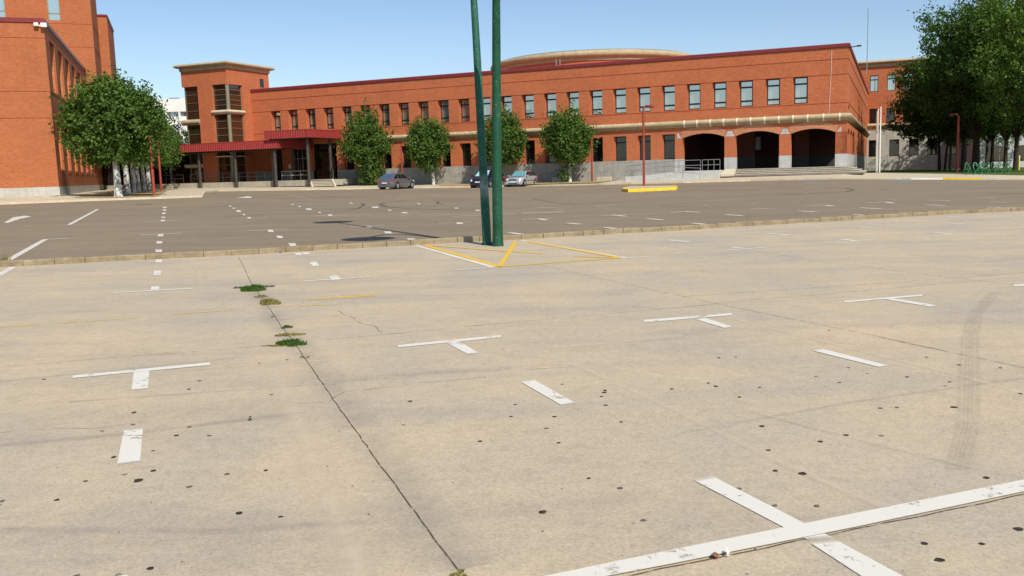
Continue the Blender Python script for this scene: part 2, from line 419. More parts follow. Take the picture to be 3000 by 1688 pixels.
def wall(mb, x0, x1, z0, z1, holes, P, depth=.5, step=0.0):
    """wall face with rectangular openings; P(u, d, z) -> xyz, d = depth into the wall. Openings get (stepped) reveals."""
    xs = sorted(set([x0, x1] + [h[0] for h in holes] + [h[1] for h in holes])); zs = sorted(set([z0, z1] + [h[2] for h in holes] + [h[3] for h in holes]))
    xs = [v for v in xs if x0 <= v <= x1]; zs = [v for v in zs if z0 <= v <= z1]
    for i in range(len(xs) - 1):
        for k in range(len(zs) - 1):
            cx, cz = (xs[i] + xs[i + 1]) / 2, (zs[k] + zs[k + 1]) / 2
            if any(h[0] < cx < h[1] and h[2] < cz < h[3] for h in holes): continue
            mb.quad(P(xs[i], 0, zs[k]), P(xs[i + 1], 0, zs[k]), P(xs[i + 1], 0, zs[k + 1]), P(xs[i], 0, zs[k + 1]))
    for a, b_, c, d in holes:
        if step:
            rings = [(a, b_, c, d, 0), (a, b_, c, d, depth / 2), (a + step, b_ - step, c, d, depth / 2), (a + step, b_ - step, c, d, depth)]
        else:
            rings = [(a, b_, c, d, 0), (a, b_, c, d, depth)]
        for r0, r1 in zip(rings[:-1], rings[1:]):
            q0 = [P(r0[0], r0[4], r0[2]), P(r0[1], r0[4], r0[2]), P(r0[1], r0[4], r0[3]), P(r0[0], r0[4], r0[3])]
            q1 = [P(r1[0], r1[4], r1[2]), P(r1[1], r1[4], r1[2]), P(r1[1], r1[4], r1[3]), P(r1[0], r1[4], r1[3])]
            for i in range(4):
                j = (i + 1) % 4; mb.quad(q0[i], q0[j], q1[j], q1[i])
    return mb

def ribbon(mb, pts, width, z=0.004, drape=True, jitter=0.0, sub=0):
    """flat band along a path of ground points"""
    if mb.uv is None: mb.uv = []
    P_ = [Vector((p[0], p[1])) for p in pts]
    if sub:
        q = []
        for a, c in zip(P_[:-1], P_[1:]):
            n = max(1, int((c - a).length / sub))
            q += [a.lerp(c, i / n) for i in range(n)]
        q.append(P_[-1]); P_ = q
    if jitter:
        P_ = [P_[0]] + [p + Vector((random.uniform(-1, 1), random.uniform(-1, 1))) * jitter for p in P_[1:-1]] + [P_[-1]]
    W = width if isinstance(width, (list, tuple)) else [width] * len(P_)
    if len(W) != len(P_): W = [W[0] + (W[-1] - W[0]) * i / (len(P_) - 1) for i in range(len(P_))]
    rows = []; L = 0
    for i, p in enumerate(P_):
        t = (P_[min(i + 1, len(P_) - 1)] - P_[max(i - 1, 0)]); t.normalize(); n = Vector((-t.y, t.x)) * W[i] / 2
        if i: L += (p - P_[i - 1]).length
        a, c = p - n, p + n
        rows.append(((a.x, a.y, gz(a.x, a.y) + z), (c.x, c.y, gz(c.x, c.y) + z), L))
    for r0, r1 in zip(rows[:-1], rows[1:]):
        mb.quad(r0[0], r1[0], r1[1], r0[1]); mb.uv.append([(r0[2], 0), (r1[2], 0), (r1[2], 1), (r0[2], 1)])
def quadmark(mb, px, z):
    if mb.uv is None: mb.uv = []
    p = [g(*q, dz=z) for q in px]; mb.quad(*p); mb.uv.append([(0, 0), (1, 0), (1, 1), (0, 1)])

# ================================================================== GROUND
def ground_sheet():
    xs = [-900, -400, -200, -120] + [i * 2.0 for i in range(-40, 41)] + [120, 200, 400, 900]
    ys = [-300, -100, -40, -15] + [i * 2.0 for i in range(-2, 62)] + [160, 250, 500, 1200, 2500]
    mb = MB(); n = len(xs)
    for y in ys:
        for x in xs: mb.v.append((x, y, gz(x, y)))
    for j in range(len(ys) - 1):
        for i in range(n - 1):
            a = j * n + i; mb.f.append((a, a + 1, a + n + 1, a + n))
    return mb
tag(obj("asphalt", ground_sheet(), "asphalt"), kind="structure")

# near kerb: photo points of its foot on the concrete side
KP = [(0, 782.8), (68, 780.6), (160, 775.6), (250, 771), (341, 765.7), (427.6, 762), (511.8, 757.4), (597, 754), (679, 749.6), (759, 745.5), (838, 739.6), (915, 735.6), (989, 731), (1063, 727.5), (1133, 723), (1203, 719.7), (1272, 715.4), (1340, 711), (1405, 708.5), (1470, 705), (1529, 702), (1592, 698.3), (1651, 694.3), (1710, 691.5), (1769, 687.5), (1826, 683.5), (1881, 681.7), (1938, 678.7), (1992, 676), (2048, 672.5), (2102, 668.4), (2155, 665.5), (2204, 662.5), (2256, 659.5), (2306, 656.8), (2355, 653), (2403, 651), (2451, 648.6), (2497, 645.8), (2543, 643), (2588, 640.5), (2631, 637.8), (2675, 635), (2718, 633), (2761, 630.5), (2803, 628), (2843, 626), (2883, 624), (2922, 622), (2961, 620), (3000, 618)]
K = [g(*p) for p in KP]
d0 = (K[0] - K[6]).normalized() * .53; d1 = (K[-1] - K[-8]).normalized() * .53
K = [K[0] + d0 * i for i in range(14, 0, -1)] + K + [K[-1] + d1 * i for i in range(1, 40)]
# concrete lot, one sheet 4 mm above the asphalt
mb = MB()
near = [Vector((p.x * 1.0, -14, 0)) for p in K]
for i in range(len(K) - 1):
    rows = []
    for a in (K[i], K[i + 1]):
        rows.append([Vector((a.x, -14 + (a.y + 14) * t, 0)) for t in (0, .25, .45, .6, .7, .8, .9, 1)])
    for j in range(7):
        q = [rows[0][j], rows[1][j], rows[1][j + 1], rows[0][j + 1]]
        mb.quad(*[(p.x, p.y, gz(p.x, p.y) + .004) for p in q])
# widen the sheet to both sides
for sx_, a in ((-1, K[0]), (1, K[-1])):
    far = a.x + sx_ * 60
    mb.quad(*[(x, y, gz(a.x, y) + .004) for x, y in ((far, -14), (a.x, -14), (a.x, a.y), (far, a.y + (d0.y if sx_ < 0 else d1.y) * 110))])
tag(obj("concrete_lot", mb, "concrete"), kind="structure")
# kerb blocks
mb = MB()
for i in range(len(K) - 1):
    a, c = K[i], K[i + 1]; t = (c - a).normalized(); nrm = Vector((-t.y, t.x, 0)); gap = .005
    L = (c - a).length; a2 = a + t * gap; c2 = c - t * gap; hh = .105 + random.uniform(-.006, .006); o1 = random.uniform(-.006, .006); o2 = random.uniform(-.006, .006)
    bas = gz(a.x, a.y)
    p = [a2 + nrm * o1, c2 + nrm * o2, c2 + nrm * .15, a2 + nrm * .15]
    bt = .018
    q = [p[0] + nrm * bt, p[1] + nrm * bt, p[2], p[3]]
    lo = [(v.x, v.y, bas - .05) for v in p]; md = [(v.x, v.y, bas + hh - bt) for v in p]; hi = [(v.x, v.y, bas + hh) for v in q]
    for A, B in ((lo, md), (md, hi)):
        for k in range(4):
            mb.quad(A[k], A[(k + 1) % 4], B[(k + 1) % 4], B[k])
    mb.quad(*hi)
tag(obj("kerb", mb, "kerb_stone"), kind="structure")

# far kerb, pavements, lawn -------------------------------------------------
P0 = Vector((-11.67, 95.0, 0)); RZ = math.atan2(-.3926, .9197)
U = Vector((.9197, -.3926, 0)); N = Vector((.3926, .9197, 0))
FK = [(-50, 41), (-32.9, 58.2), (-28.65, 62.5), (-24.6, 64.7), (-22.6, 66.5)] + [tuple(g(*p)[:2]) for p in ((603, 565), (640, 561), (875, 558), (1080, 554), (1293, 551), (1540, 546.5), (1850, 540), (2000, 536.5), (2199, 531), (2450, 525.5))]
FK += [(FK[-1][0] + .9197 * q, FK[-1][1] - .3926 * q) for q in (4.0, 8.3, 12.6, 24.0, 45.0)]
def bf(s, o, z): v = P0 + U * s + N * o; return (v.x, v.y, z)
LC = Vector((-32.84, 66.0, 0)); LS_ = Vector((-.3433, .9392, 0)); LU = Vector((.9392, .3433, 0))
def lb(s, t, z): v = LC + LU * s + LS_ * t; return (v.x, v.y, z)
def atz(x, y, z):
    d = ray(x, y); t = (z - H) / d[2]; return (d[0] * t, d[1] * t, z)
E_ = [atz(2590, 506.5, .30), atz(2800, 510, .10), atz(3000, 514, 0.0)]
INN = [lb(-28, 0, .66), lb(0, 0, .66), lb(0, 5, .66), lb(0, 14, .66), lb(0, 24, .67), lb(0, 42, .68), bf(-27, 0, .68), bf(-18.3, -.5, .62), bf(-4, 0, .45), bf(0, 0, .38), bf(9, 0, .32), bf(18, 0, .28), bf(23, 0, .28), bf(29, 0, .36), bf(44.3, -.5, .42), E_[0], E_[1], E_[2], (E_[2][0] + 14, E_[2][1] - 6, -.2), (E_[2][0] + 36, E_[2][1] - 15, -.3)]
mb = MB(); kb = MB()
for i in range(len(FK) - 1):
    a, c = Vector((*FK[i], 0)), Vector((*FK[i + 1], 0)); t = (c - a).normalized(); nr = Vector((-t.y, t.x, 0))
    za, zc = gz(a.x, a.y) + .13, gz(c.x, c.y) + .13
    n = 5
    for k in range(n):
        u0, u1 = k / n, (k + 1) / n
        f = lambda p, q, zz, u: (p.x + (q[0] - p.x) * u, p.y + (q[1] - p.y) * u, zz + (q[2] - zz) * u)
        mb.quad(f(a, INN[i], za - .004, u0), f(c, INN[i + 1], zc - .004, u0), f(c, INN[i + 1], zc - .004, u1), f(a, INN[i], za - .004, u1))
prof = [(0.0, -.3), (0.0, .12), (-.02, .135), (-.16, .135), (-.16, -.3)]
rows = []
for i, p in enumerate(FK):
    pv = Vector((*p, 0)); d_a = (pv - Vector((*FK[i - 1], 0))).normalized() if i else None; d_b = (Vector((*FK[i + 1], 0)) - pv).normalized() if i < len(FK) - 1 else None
    d_a = d_a or d_b; d_b = d_b or d_a; n1 = Vector((d_a.y, -d_a.x, 0)) + Vector((d_b.y, -d_b.x, 0)); n1.normalize()
    rows.append([(pv.x + n1.x * o, pv.y + n1.y * o, gz(pv.x, pv.y) + z_) for o, z_ in prof])
for i in range(len(rows) - 1):
    for k in range(4): kb.quad(rows[i][k], rows[i + 1][k], rows[i + 1][k + 1], rows[i][k + 1])
PT = []
for f_ in mb.f:
    q = [np.array(mb.v[i]) for i in f_]; PT += [(q[0], q[1], q[2]), (q[0], q[2], q[3])]
def pv(x, y, dz=0.0):
    """the point of the pavement seen at a photo pixel"""
    d = ray(x, y); o_ = np.array([0, 0, H]); best = None
    for a_, b_, c_ in PT:
        e1, e2 = b_ - a_, c_ - a_; h_ = np.cross(d, e2); k_ = e1.dot(h_)
        if abs(k_) < 1e-9: continue
        s_ = (o_ - a_) / k_; u_ = s_.dot(h_); q_ = np.cross(s_, e1); v_ = d.dot(q_); t_ = e2.dot(q_)
        if -1e-4 <= u_ <= 1.0001 and v_ >= -1e-4 and u_ + v_ <= 1.0001 and t_ > 0 and (best is None or t_ < best): best = t_
    if best is None: return g(x, y, .15 + dz)
    p_ = o_ + d * best; return Vector((p_[0], p_[1], p_[2] + dz))
tag(obj("pavement", mb, "pavement_stone"), kind="structure")
tag(obj("kerb_far", kb, "kerb_far_stone"), kind="structure").name = "kerb_edge"
# lawn to the right, under the big trees
mb = MB()
G = [E_[0], E_[1], E_[2], (E_[2][0] + 14, E_[2][1] - 6, -.2), (E_[2][0] + 36, E_[2][1] - 15, -.3)]
far = [(48, 135, -.05), (90, 150, -.1), (150, 120, -.2), (170, 90, -.3), (180, 60, -.4)]
for i in range(4):
    for k in range(4):
        f = lambda p, q, u: tuple(p[j] + (q[j] - p[j]) * u for j in range(3))
        mb.quad(f(G[i], far[i], k / 4), f(G[i + 1], far[i + 1], k / 4), f(G[i + 1], far[i + 1], (k + 1) / 4), f(G[i], far[i], (k + 1) / 4))
mb.quad(E_[0], (48, 135, -.05), (36, 132, .0), (31, 80, .25))
tag(obj("lawn", mb, "lawn"), kind="structure")
# dry soil: strip under the small trees by the facade and bed under the plane trees
mb = MB()
for s0, s1 in ((-4.3, 24.0),):
    n = 14
    for k in range(n):
        a, c = s0 + (s1 - s0) * k / n, s0 + (s1 - s0) * (k + 1) / n
        def pz(s, o):
            v = P0 + U * s + N * o; return v
        def zz(s, o):
            inn = np.interp(s, [-4, 0, 9, 18, 23, 29], [.45, .38, .32, .28, .28, .36]); return inn + (o / 8.0) * (inn - .19) + .012
        mb.quad(*[(pz(s, o).x, pz(s, o).y, zz(s, o)) for s, o in ((a, -6.6), (c, -6.6), (c, -.1), (a, -.1))])
tag(obj("dry_soil_strip", mb, "dry_ground"), kind="structure").name = "soil_strip"
mb = MB()
def pl(x, y): return tuple(pv(x, y, .02))
n = 8
tops = [(215, 580), (300, 580), (400, 577.5), (462, 576)]; mids = [(250, 573), (330, 572), (420, 569), (475, 569)]; bots = [(330, 562), (380, 560), (430, 558.5), (490, 559)]
for A, B in ((tops, mids), (mids, bots)):
    for i in range(3): mb.quad(pl(*A[i]), pl(*A[i + 1]), pl(*B[i + 1]), pl(*B[i]))
tag(obj("soil_bed", mb, "dry_ground"), kind="structure")

# ------------------------------------------------------------------ painted markings
WH, FA, FT, YE, YF, BL, GH, GS, TM, TN, CD, CF = [MB() for _ in range(12)]
Z1 = .008
def seg(mb, a, c, w_, z=Z1): ribbon(mb, [g(*a), g(*c)], w_, z)
for q in ([(213, 1100), (614.5, 1061.5), (614.5, 1069.7), (213, 1108)], [(392, 1088), (438, 1083.5), (433, 1139.5), (385, 1144)],
          [(363, 1258), (419, 1253), (410, 1354), (342.6, 1363)], [(345, 1686), (374, 1683), (372, 1724), (343, 1727)],
          [(1164, 1011), (1467, 981.5), (1469, 988.5), (1166, 1018)], [(1306, 1003), (1343, 998.5), (1403.5, 1034.5), (1371, 1038)],
          [(1523, 1117), (1563, 1112), (1688, 1182), (1647, 1188.5)], [(1886, 937), (2144, 917), (2144, 923.5), (1886, 945)],
          [(2034, 934.5), (2062, 930.5), (2148.5, 958), (2126, 962)], [(2376, 1026), (2405, 1021), (2607.5, 1072), (2582, 1077)],
          [(2472, 882), (2702, 862.5), (2702, 867.5), (2472, 886.5)], [(2590, 876), (2614, 873.5), (2750, 895.5), (2728, 899)],
          [(2969, 834.5), (3060, 828), (3060, 834), (2969, 839.5)],
          [(2026, 1403), (2081.6, 1392), (2449, 1580), (2375, 1586)], [(2371, 1588.5), (2449, 1581.5), (2690, 1712), (2580, 1724)],
          [(885, 739.5), (905, 739.5), (909, 745), (888, 745.5)]):
    quadmark(WH, q, Z1)
mb = MB()
quadmark(mb, [(1440, 1718), (2000, 1602.5), (2000, 1646), (1600, 1722)], .012); quadmark(mb, [(2000, 1602.5), (2500, 1503), (2500, 1546), (2000, 1646)], .012); quadmark(mb, [(2500, 1503), (3060, 1392), (3060, 1428), (2500, 1546)], .012)
tag(obj("parking_line", mb, "paint_white", recalc=False), kind="structure")
for a, c, w_ in (((331, 859.5), (562, 846.5), .085), ((888, 825.5), (1086, 812), .085), ((1337, 793), (1445, 784.5), .07), ((1221, 720.5), (1445, 784), .11), ((1524, 705), (1832, 757), .10), ((1832, 757.5), (1908, 752.5), .07),
                 ((2116, 736), (2260, 724.5), .08), ((2142, 725.5), (2176, 728.5), .10), ((1957, 704), (2020, 709.5), .12), ((2443, 711), (2568, 702.5), .08), ((2458, 701.5), (2507, 706.5), .11), ((2739, 691), (2851, 683.5), .08), ((2734, 682.5), (2790, 687), .11),
                 ((2248, 685), (2313, 689.5), .12), ((2512, 666), (2582, 670.5), .12), ((2751, 654.5), (2823, 656.5), .12), ((2335, 656.8), (2374, 658.6), .1), ((2768, 634.8), (2811, 636.8), .1), ((2970, 642), (3010, 642.5), .1), ((2990, 667), (3020, 668), .1), ((37, 784), (-4, 808), .12)):
    seg(WH, a, c, w_)
for x, y, w_, h_ in ((461, 799.5, 20, 14), (454.5, 845, 24, 12), (465, 764.5, 19, 9)):      # short dashes of the bay column
    quadmark(WH, [(x - w_ / 2 - .5, y + h_ / 2), (x + w_ / 2 - .5, y + h_ / 2), (x + w_ / 2 + .5, y - h_ / 2), (x - w_ / 2 + .5, y - h_ / 2)], Z1)
quadmark(WH, [(905, 769), (925, 766), (937, 779), (918, 781)], Z1); quadmark(WH, [(862, 741), (880, 740), (886, 747), (868, 747.5)], Z1)
quadmark(WH, [(963, 809), (986, 806), (1000, 819), (973, 821)], Z1)
for x, y, w_, h_ in ((482.5, 608, 11, 4), (482, 615.8, 10, 4), (480, 625.3, 10.5, 5), (478.5, 636.8, 11, 4), (477, 646.5, 12, 5.4), (470.5, 689.5, 16, 8), (467, 710.4, 17, 8), (465, 735, 19, 9)):
    quadmark(FA, [(x - w_ / 2 - .5, y + h_ / 2), (x + w_ / 2 - .5, y + h_ / 2), (x + w_ / 2 + .5, y - h_ / 2), (x - w_ / 2 + .5, y - h_ / 2)], Z1)
def dash(x, y, w_, h_, sl=.55):
    quadmark(FA, [(x - w_ / 2 + w_ * .2, y + h_ / 2), (x + w_ / 2, y + h_ / 2), (x + w_ / 2 - w_ * .25, y - h_ / 2), (x - w_ / 2, y - h_ / 2)], Z1)
for t in ((674.5, 604.2, 9, 3), (684.8, 610.4, 10, 3.5), (699.4, 618.8, 16, 6), (715, 629, 10, 4), (730, 638.4, 13, 5), (857.8, 599.6, 8, 2.6), (877.6, 605.4, 9, 3), (905, 613, 21, 5.5), (936.6, 622.8, 10, 3.6), (967, 630.6, 16, 5),
          (793, 676.7, 20, 8), (819.6, 694.3, 22, 8), (857, 716.6, 26, 9.5), (1137, 681, 26, 7), (1082, 665.4, 20, 5), (1186, 623.5, 20, 4), (1142, 616, 12, 3.2), (1100, 607.5, 24, 4.5), (1029, 595.5, 12, 3), (1347, 654.5, 24, 5), (1205, 700.5, 30, 5),
          (1400, 616.5, 18, 3.5), (1337, 610, 14, 3), (1227, 597, 10, 3)):
    dash(*t)
for a, c, w_ in (((25, 763), (133.5, 702), .12), ((133.5, 702), (203, 699.6), .09), ((202, 659.5), (287, 613.5), .12), ((425, 650), (528, 646.7), .09), ((408, 689.5), (533, 684), .09), ((685, 641), (783, 638.4), .09), ((927, 632.8), (1016, 630.8), .09),
                 ((728, 676.5), (843, 672), .09), ((1023, 665.4), (1124, 660.8), .09), ((1154, 626), (1237, 624), .09), ((1284, 655.4), (1380, 650.8), .09), ((1327, 634.8), (1512, 627), .10), ((1530, 625.5), (1652, 621.8), .18),
                 ((1662, 654.5), (1701, 658), .14), ((1898, 641.5), (1943, 645.2), .14), ((2125, 629.6), (2178, 633), .14), ((1772, 667.2), (1822, 672.4), .14), ((1492, 682.5), (1530, 687.5), .14), ((2029, 654.5), (2062, 657.8), .14),
                 ((1754, 634), (1838, 630), .09), ((1794, 630.6), (1835, 634.8), .12), ((1529, 644), (1617, 640), .09), ((1577, 641.4), (1602, 646), .13), ((1965, 623.5), (2006, 620.4), .1), ((2004, 620.4), (2051, 622.9), .13),
                 ((1742, 603.6), (1810, 600.5), .1), ((1568, 608.9), (1627, 608.9), .1), ((1599, 599.6), (1645, 598.6), .12), ((2341, 619), (2391, 622), .14), ((2357, 604.8), (2417, 601.8), .1), ((2417, 601.8), (2442, 605), .13),
                 ((2520, 609.5), (2583, 612.9), .14), ((2535, 595.5), (2594, 592.4), .1), ((2594, 592.4), (2618, 596.5), .13), ((2714, 601), (2771, 603.6), .14), ((2498, 629), (2538, 631), .12), ((2720, 587), (2785, 588.4), .12), ((2200, 613), (2252, 612), .1), ((2890, 607.5), (2935, 609), .12), ((2870, 580), (2915, 581), .1), ((2900, 593), (2950, 594), .1)):
    seg(FA, a, c, w_ * 1.35)
for a, c, w_ in (((205, 659), (259, 657.8), .08), ((258, 633), (683, 619.5), .09), ((914, 613.5), (1060, 608), .09), ((840, 571), (918, 585), .12), ((1470, 605), (1530, 603), .12), ((2040, 574), (2200, 570), .1), ((2300, 548), (2400, 546), .1), ((2640, 550), (2760, 546), .12),
                 ((1460, 595), (1520, 594), .1), ((1640, 590), (1740, 586), .1), ((1900, 600), (1990, 596), .12), ((2080, 590), (2150, 588), .12), ((2560, 560), (2640, 558), .1), ((1250, 572), (1300, 573), .14), ((980, 575), (1010, 577), .12), ((690, 579), (740, 574), .16), ((1950, 565), (2060, 562), .1), ((1700, 572), (1780, 571), .1)):
    seg(FT, a, c, w_ * 1.4)
for r_, (x0, y0, x1, y1, n_) in enumerate(((1250, 588, 2350, 566, 12), (1180, 577, 2250, 556, 12), (1500, 618, 2600, 586, 9), (560, 592, 1150, 583, 8))):
    for i in range(n_):
        u_ = i / (n_ - 1) + random.uniform(-.01, .01); x, y = x0 + (x1 - x0) * u_, y0 + (y1 - y0) * u_
        seg(FT, (x - 20, y + .9), (x + 22, y - .9), .12); seg(FT, (x + 2, y), (x + 16, y + 2.2), .13)
for i in range(9): seg(FT, (2812 + i * 18, 538 - i * .1), (2822 + i * 18, 538 - i * .1), .14)
# turn arrows
for pts in ([(11, 653), (24, 653), (60, 641), (93, 635), (72, 632), (38, 637)], [(693, 579.5), (712, 580), (735, 580), (738, 577), (722, 574.6), (716, 577)]):
    p = [g(*q, dz=Z1) for q in pts]; FA.poly(p); FA.uv.append([(0, .5)] * len(p))
tag(obj("parking_markings", WH, "paint_white", recalc=False), kind="structure"); tag(obj("far_parking_markings", FA, "paint_white_far", recalc=False), kind="structure"); tag(obj("faded_markings", FT, "paint_white_faint", recalc=False), kind="structure")
# yellow hatched corner round the green poles
for a, c, w_ in (((1240, 718.3), (1460, 781.8), .12), ((1234, 718.5), (1480, 737.2), .10), ((1480, 737.2), (1594, 745), .09), ((1470, 782.3), (1816, 756.5), .10), ((1545, 708.7), (1815, 756.2), .10), ((1685, 752.8), (1812, 757), .09)):
    seg(YE, a, c, w_, .009 if a != (1234, 718.5) else .0105)
quadmark(YE, [(1455, 783.5), (1470, 783), (1518, 706.5), (1506, 706.5)], .012)
tag(obj("yellow_markings", YE, "paint_yellow", recalc=False), kind="structure")
for a, c, w_ in (((-10, 961), (225, 945), .085), ((225, 945), (420, 932), .06), ((500, 923), (700, 909), .08), ((805, 901), (1000, 893), .07), ((900, 880), (1100, 867), .22), ((1000, 866), (1150, 862), .07), ((800, 880), (870, 876), .07)):
    seg(YF, a, c, w_)
tag(obj("worn_yellow_line", YF, "paint_yellow_faint", recalc=False), kind="structure")
for pts in ([(2602, 532.5), (2670, 532), (2668, 528), (2607, 528)], [(2345, 535), (2430, 533), (2420, 531), (2350, 532)], [(2765, 531), (2950, 529.5), (2940, 528), (2765, 529)]):
    quadmark(BL, pts, Z1)
tag(obj("blue_bay_markings", BL, "paint_blue", recalc=False), kind="structure")
# painted stretches of the far kerb
KC = Vector((FK[-6][0], FK[-6][1], 0))
def kerb_at(px_):
    k_ = ray(px_, 524); k_ = k_[0] / k_[1]; s_ = (k_ * KC.y - KC.x) / (.9197 + k_ * .3926); return KC + U * s_
def kerbpaint(name, xa, xb, mat):
    m_ = MB(); pa, pb = kerb_at(xa), kerb_at(xb)
    for k in range(6):
        a = pa.lerp(pb, k / 6) - N * .006; c = pa.lerp(pb, (k + 1) / 6) - N * .006; za, zc = gz(a.x, a.y), gz(c.x, c.y)
        m_.quad((a.x, a.y, za), (c.x, c.y, zc), (c.x, c.y, zc + .142), (a.x, a.y, za + .142))
        m_.quad((a.x, a.y, za + .142), (c.x, c.y, zc + .142), (c.x + N.x * .5, c.y + N.y * .5, zc + .142), (a.x + N.x * .5, a.y + N.y * .5, za + .142))
    tag(obj(name, m_, mat), kind="structure")
kerbpaint("kerb_white_paint", 2669, 2762, "white_paint"); kerbpaint("kerb_yellow_paint", 2763, 2880, "yellow_kerb")

# pale ghosts of removed lines, smears, tyre marks
for pts, w_ in (([(1610, 1044), (1740, 1095), (2000, 1215), (2300, 1365), (2590, 1490)], .085), ([(-20, 1190), (250, 1135), (520, 1088), (960, 1058)], .05), ([(800, 1080), (850, 1180), (935, 1400), (1060, 1688), (1075, 1720)], .26), ([(2100, 925), (2400, 1000), (2800, 1100), (3010, 1160)], .08),
                ([(1800, 700), (2080, 737)], .08), ([(180, 790), (110, 845), (60, 885)], .12), ([(560, 762), (585, 800), (590, 835)], .14), ([(925, 752), (1010, 810)], .12), ([(2620, 880), (2800, 915), (3000, 950)], .07), ([(1060, 885), (1115, 883)], .06), ([(1150, 875), (1400, 860)], .04), ([(1480, 1030), (1700, 1015), (2000, 985)], .14)):
    ribbon(GH, [g(*p) for p in pts], w_, .0062, sub=.4)
tag(obj("ghost_lines", GH, "ghost_line", recalc=False), kind="structure")
for pts, w_ in (([(750, 850), (824, 956), (905, 1045), (1010, 1190), (1135, 1375), (1230, 1500), (1360, 1670)], .34), ([(-20, 1310), (400, 1270), (900, 1210)], .12), ([(0, 1555), (600, 1560), (1100, 1530)], .10), ([(900, 1130), (1250, 1095), (1500, 1080)], .2), ([(2000, 1270), (2500, 1180), (3000, 1110)], .06), ([(2200, 1210), (2500, 1290), (2900, 1390)], .06), ([(2000, 870), (2600, 830), (3000, 800)], .1), ([(0, 1120), (700, 1050)], .1), ([(200, 1180), (900, 1130)], .08)):
    ribbon(GS, [g(*p) for p in pts], w_, .0054, sub=.4)
tag(obj("grey_smears", GS, "grey_smear", recalc=False), kind="structure")
for pts, w_ in (([(1195, 588), (1130, 594), (1112, 599), (1130, 606), (1200, 612), (1300, 615), (1400, 615)], .30), ([(1060, 596), (1066, 601), (1050, 611), (1020, 616)], .22), ([(1380, 586), (1285, 590), (1280, 596), (1300, 600)], .2), ([(2410, 549), (2480, 552), (2503, 556.5), (2480, 562), (2400, 566), (2290, 572)], .3), ([(2560, 557), (2590, 556), (2600, 554)], .25), ([(1560, 583), (1620, 594), (1700, 600), (1850, 591)], .18), ([(2900, 566), (3000, 568)], .4), ([(2200, 548), (2290, 547)], .6), ([(940, 575), (1060, 580), (1120, 576)], .2)):
    ribbon(TM, [g(*p) for p in pts], w_, .0062, sub=1.0)
tag(obj("tyre_marks", TM, "tyre_mark", recalc=False), kind="structure")
for off_, ww in ((0, .03), (14, .015), (24, .015), (34, .015), (50, .03), (25, .17)):
    ribbon(TN, [g(x + off_ * k, y) for x, y, k in ((2905, 858, .5), (2840, 920, .7), (2818, 1000, .9), (2812, 1100, 1.1), (2806, 1250, 1.2), (2770, 1380, 1.2))], ww, .0062, sub=.3)
tag(obj("near_tyre_marks", TN, "tyre_mark_near", recalc=False), kind="structure")
# joints and cracks
ribbon(CD, [g(*p) for p in ((737, 832), (789, 904), (824, 956), (870, 1018), (913, 1080), (1000, 1206), (1130, 1388), (1218, 1504), (1321, 1650), (1352, 1690), (1390, 1740))], .0085, .0066, jitter=.0035, sub=.09)
for pts, w_ in (([(2000, 1659), (2300, 1598), (2600, 1536), (3010, 1450)], .010), ([(1590, 1738), (1870, 1686), (2000, 1659)], .010), ([(2571, 987), (2650, 1007), (2772, 1031)], .008), ([(1136, 981), (1200, 977)], .008), ([(1380, 957), (1420, 954)], .010)):
    ribbon(CD, [g(*p) for p in pts], w_, .0066, jitter=.005, sub=.08)
tag(obj("expansion_joint", CD, "crack_dark", recalc=False), kind="structure")
for pts, w_, j in (([(700, 755), (737, 832)], .016, .004), ([(740, 835), (890, 829), (1085, 814), (1337, 795.5), (1450, 786)], .012, .003), ([(1583, 777), (1807, 828), (1978, 865), (2200, 912), (2400, 952), (2571, 987), (2772, 1031), (3010, 1082)], .010, .004),
                ([(950, 998), (1136, 981), (1380, 957), (1707, 927), (2000, 902), (2200, 880), (2380, 866), (3000, 812)], .010, .004), ([(0, 1078), (300, 1052), (598, 1030), (778, 1015)], .010, .004), ([(990, 911), (1043, 938), (1060, 950), (1095, 957), (1120, 976)], .010, .015),
                ([(0, 1270), (163, 1256), (272, 1259), (419, 1237)], .007, .012), ([(1000, 1152), (1245, 1123), (1424, 1107)], .008, .006), ([(2200, 735), (2400, 765), (2760, 812), (3010, 840)], .012, .004), ([(875, 1185), (960, 1178), (1010, 1150)], .009, .012), ([(2000, 900), (2500, 870)], .006, .004), ([(1540, 1085), (1700, 1075)], .008, .01)):
    ribbon(CF, [g(*p) for p in pts], w_, .0058, jitter=j, sub=.12)
tag(obj("hairline_cracks", CF, "crack_faint", recalc=False), kind="structure")
# gum and oil spots
S5 = [(237, 388), (1074, 396), (1018, 441), (723, 566), (552, 666), (716, 631), (1020, 644), (950, 690), (1127, 691), (1347, 607), (825, 773), (613, 806), (826, 880), (671, 900), (745, 932), (461, 936), (1021, 966), (1224, 898), (1432, 878), (12, 1043), (307, 1037), (1288, 1108), (1513, 1128), (810, 1406), (635, 1441), (412, 1446), (1462, 470), (1397, 301), (1547, 283)]
S6 = [(370, 506), (937, 523), (916, 588), (1147, 589), (1105, 652), (336, 632), (748, 721), (1170, 730), (1190, 414), (1402, 481), (1425, 527), (1508, 617), (1082, 1103), (1503, 974), (1333, 921), (1630, 1147), (1780, 440)]
S7 = [(287, 267), (196, 272), (720, 373), (895, 325), (997, 357), (845, 405), (415, 432), (139, 408), (178, 425), (306, 484), (427, 640), (882, 688), (744, 723), (464, 769), (1072, 691), (1066, 543), (1155, 539), (1461, 538), (1314, 269), (1210, 375), (1440, 402), (1415, 423), (1490, 310), (1712, 326), (1820, 465), (500, 880), (647, 895), (303, 977), (722, 1070), (497, 1067), (1636, 917), (1810, 1195), (1612, 1274), (1385, 1361), (1303, 1272), (788, 124)]
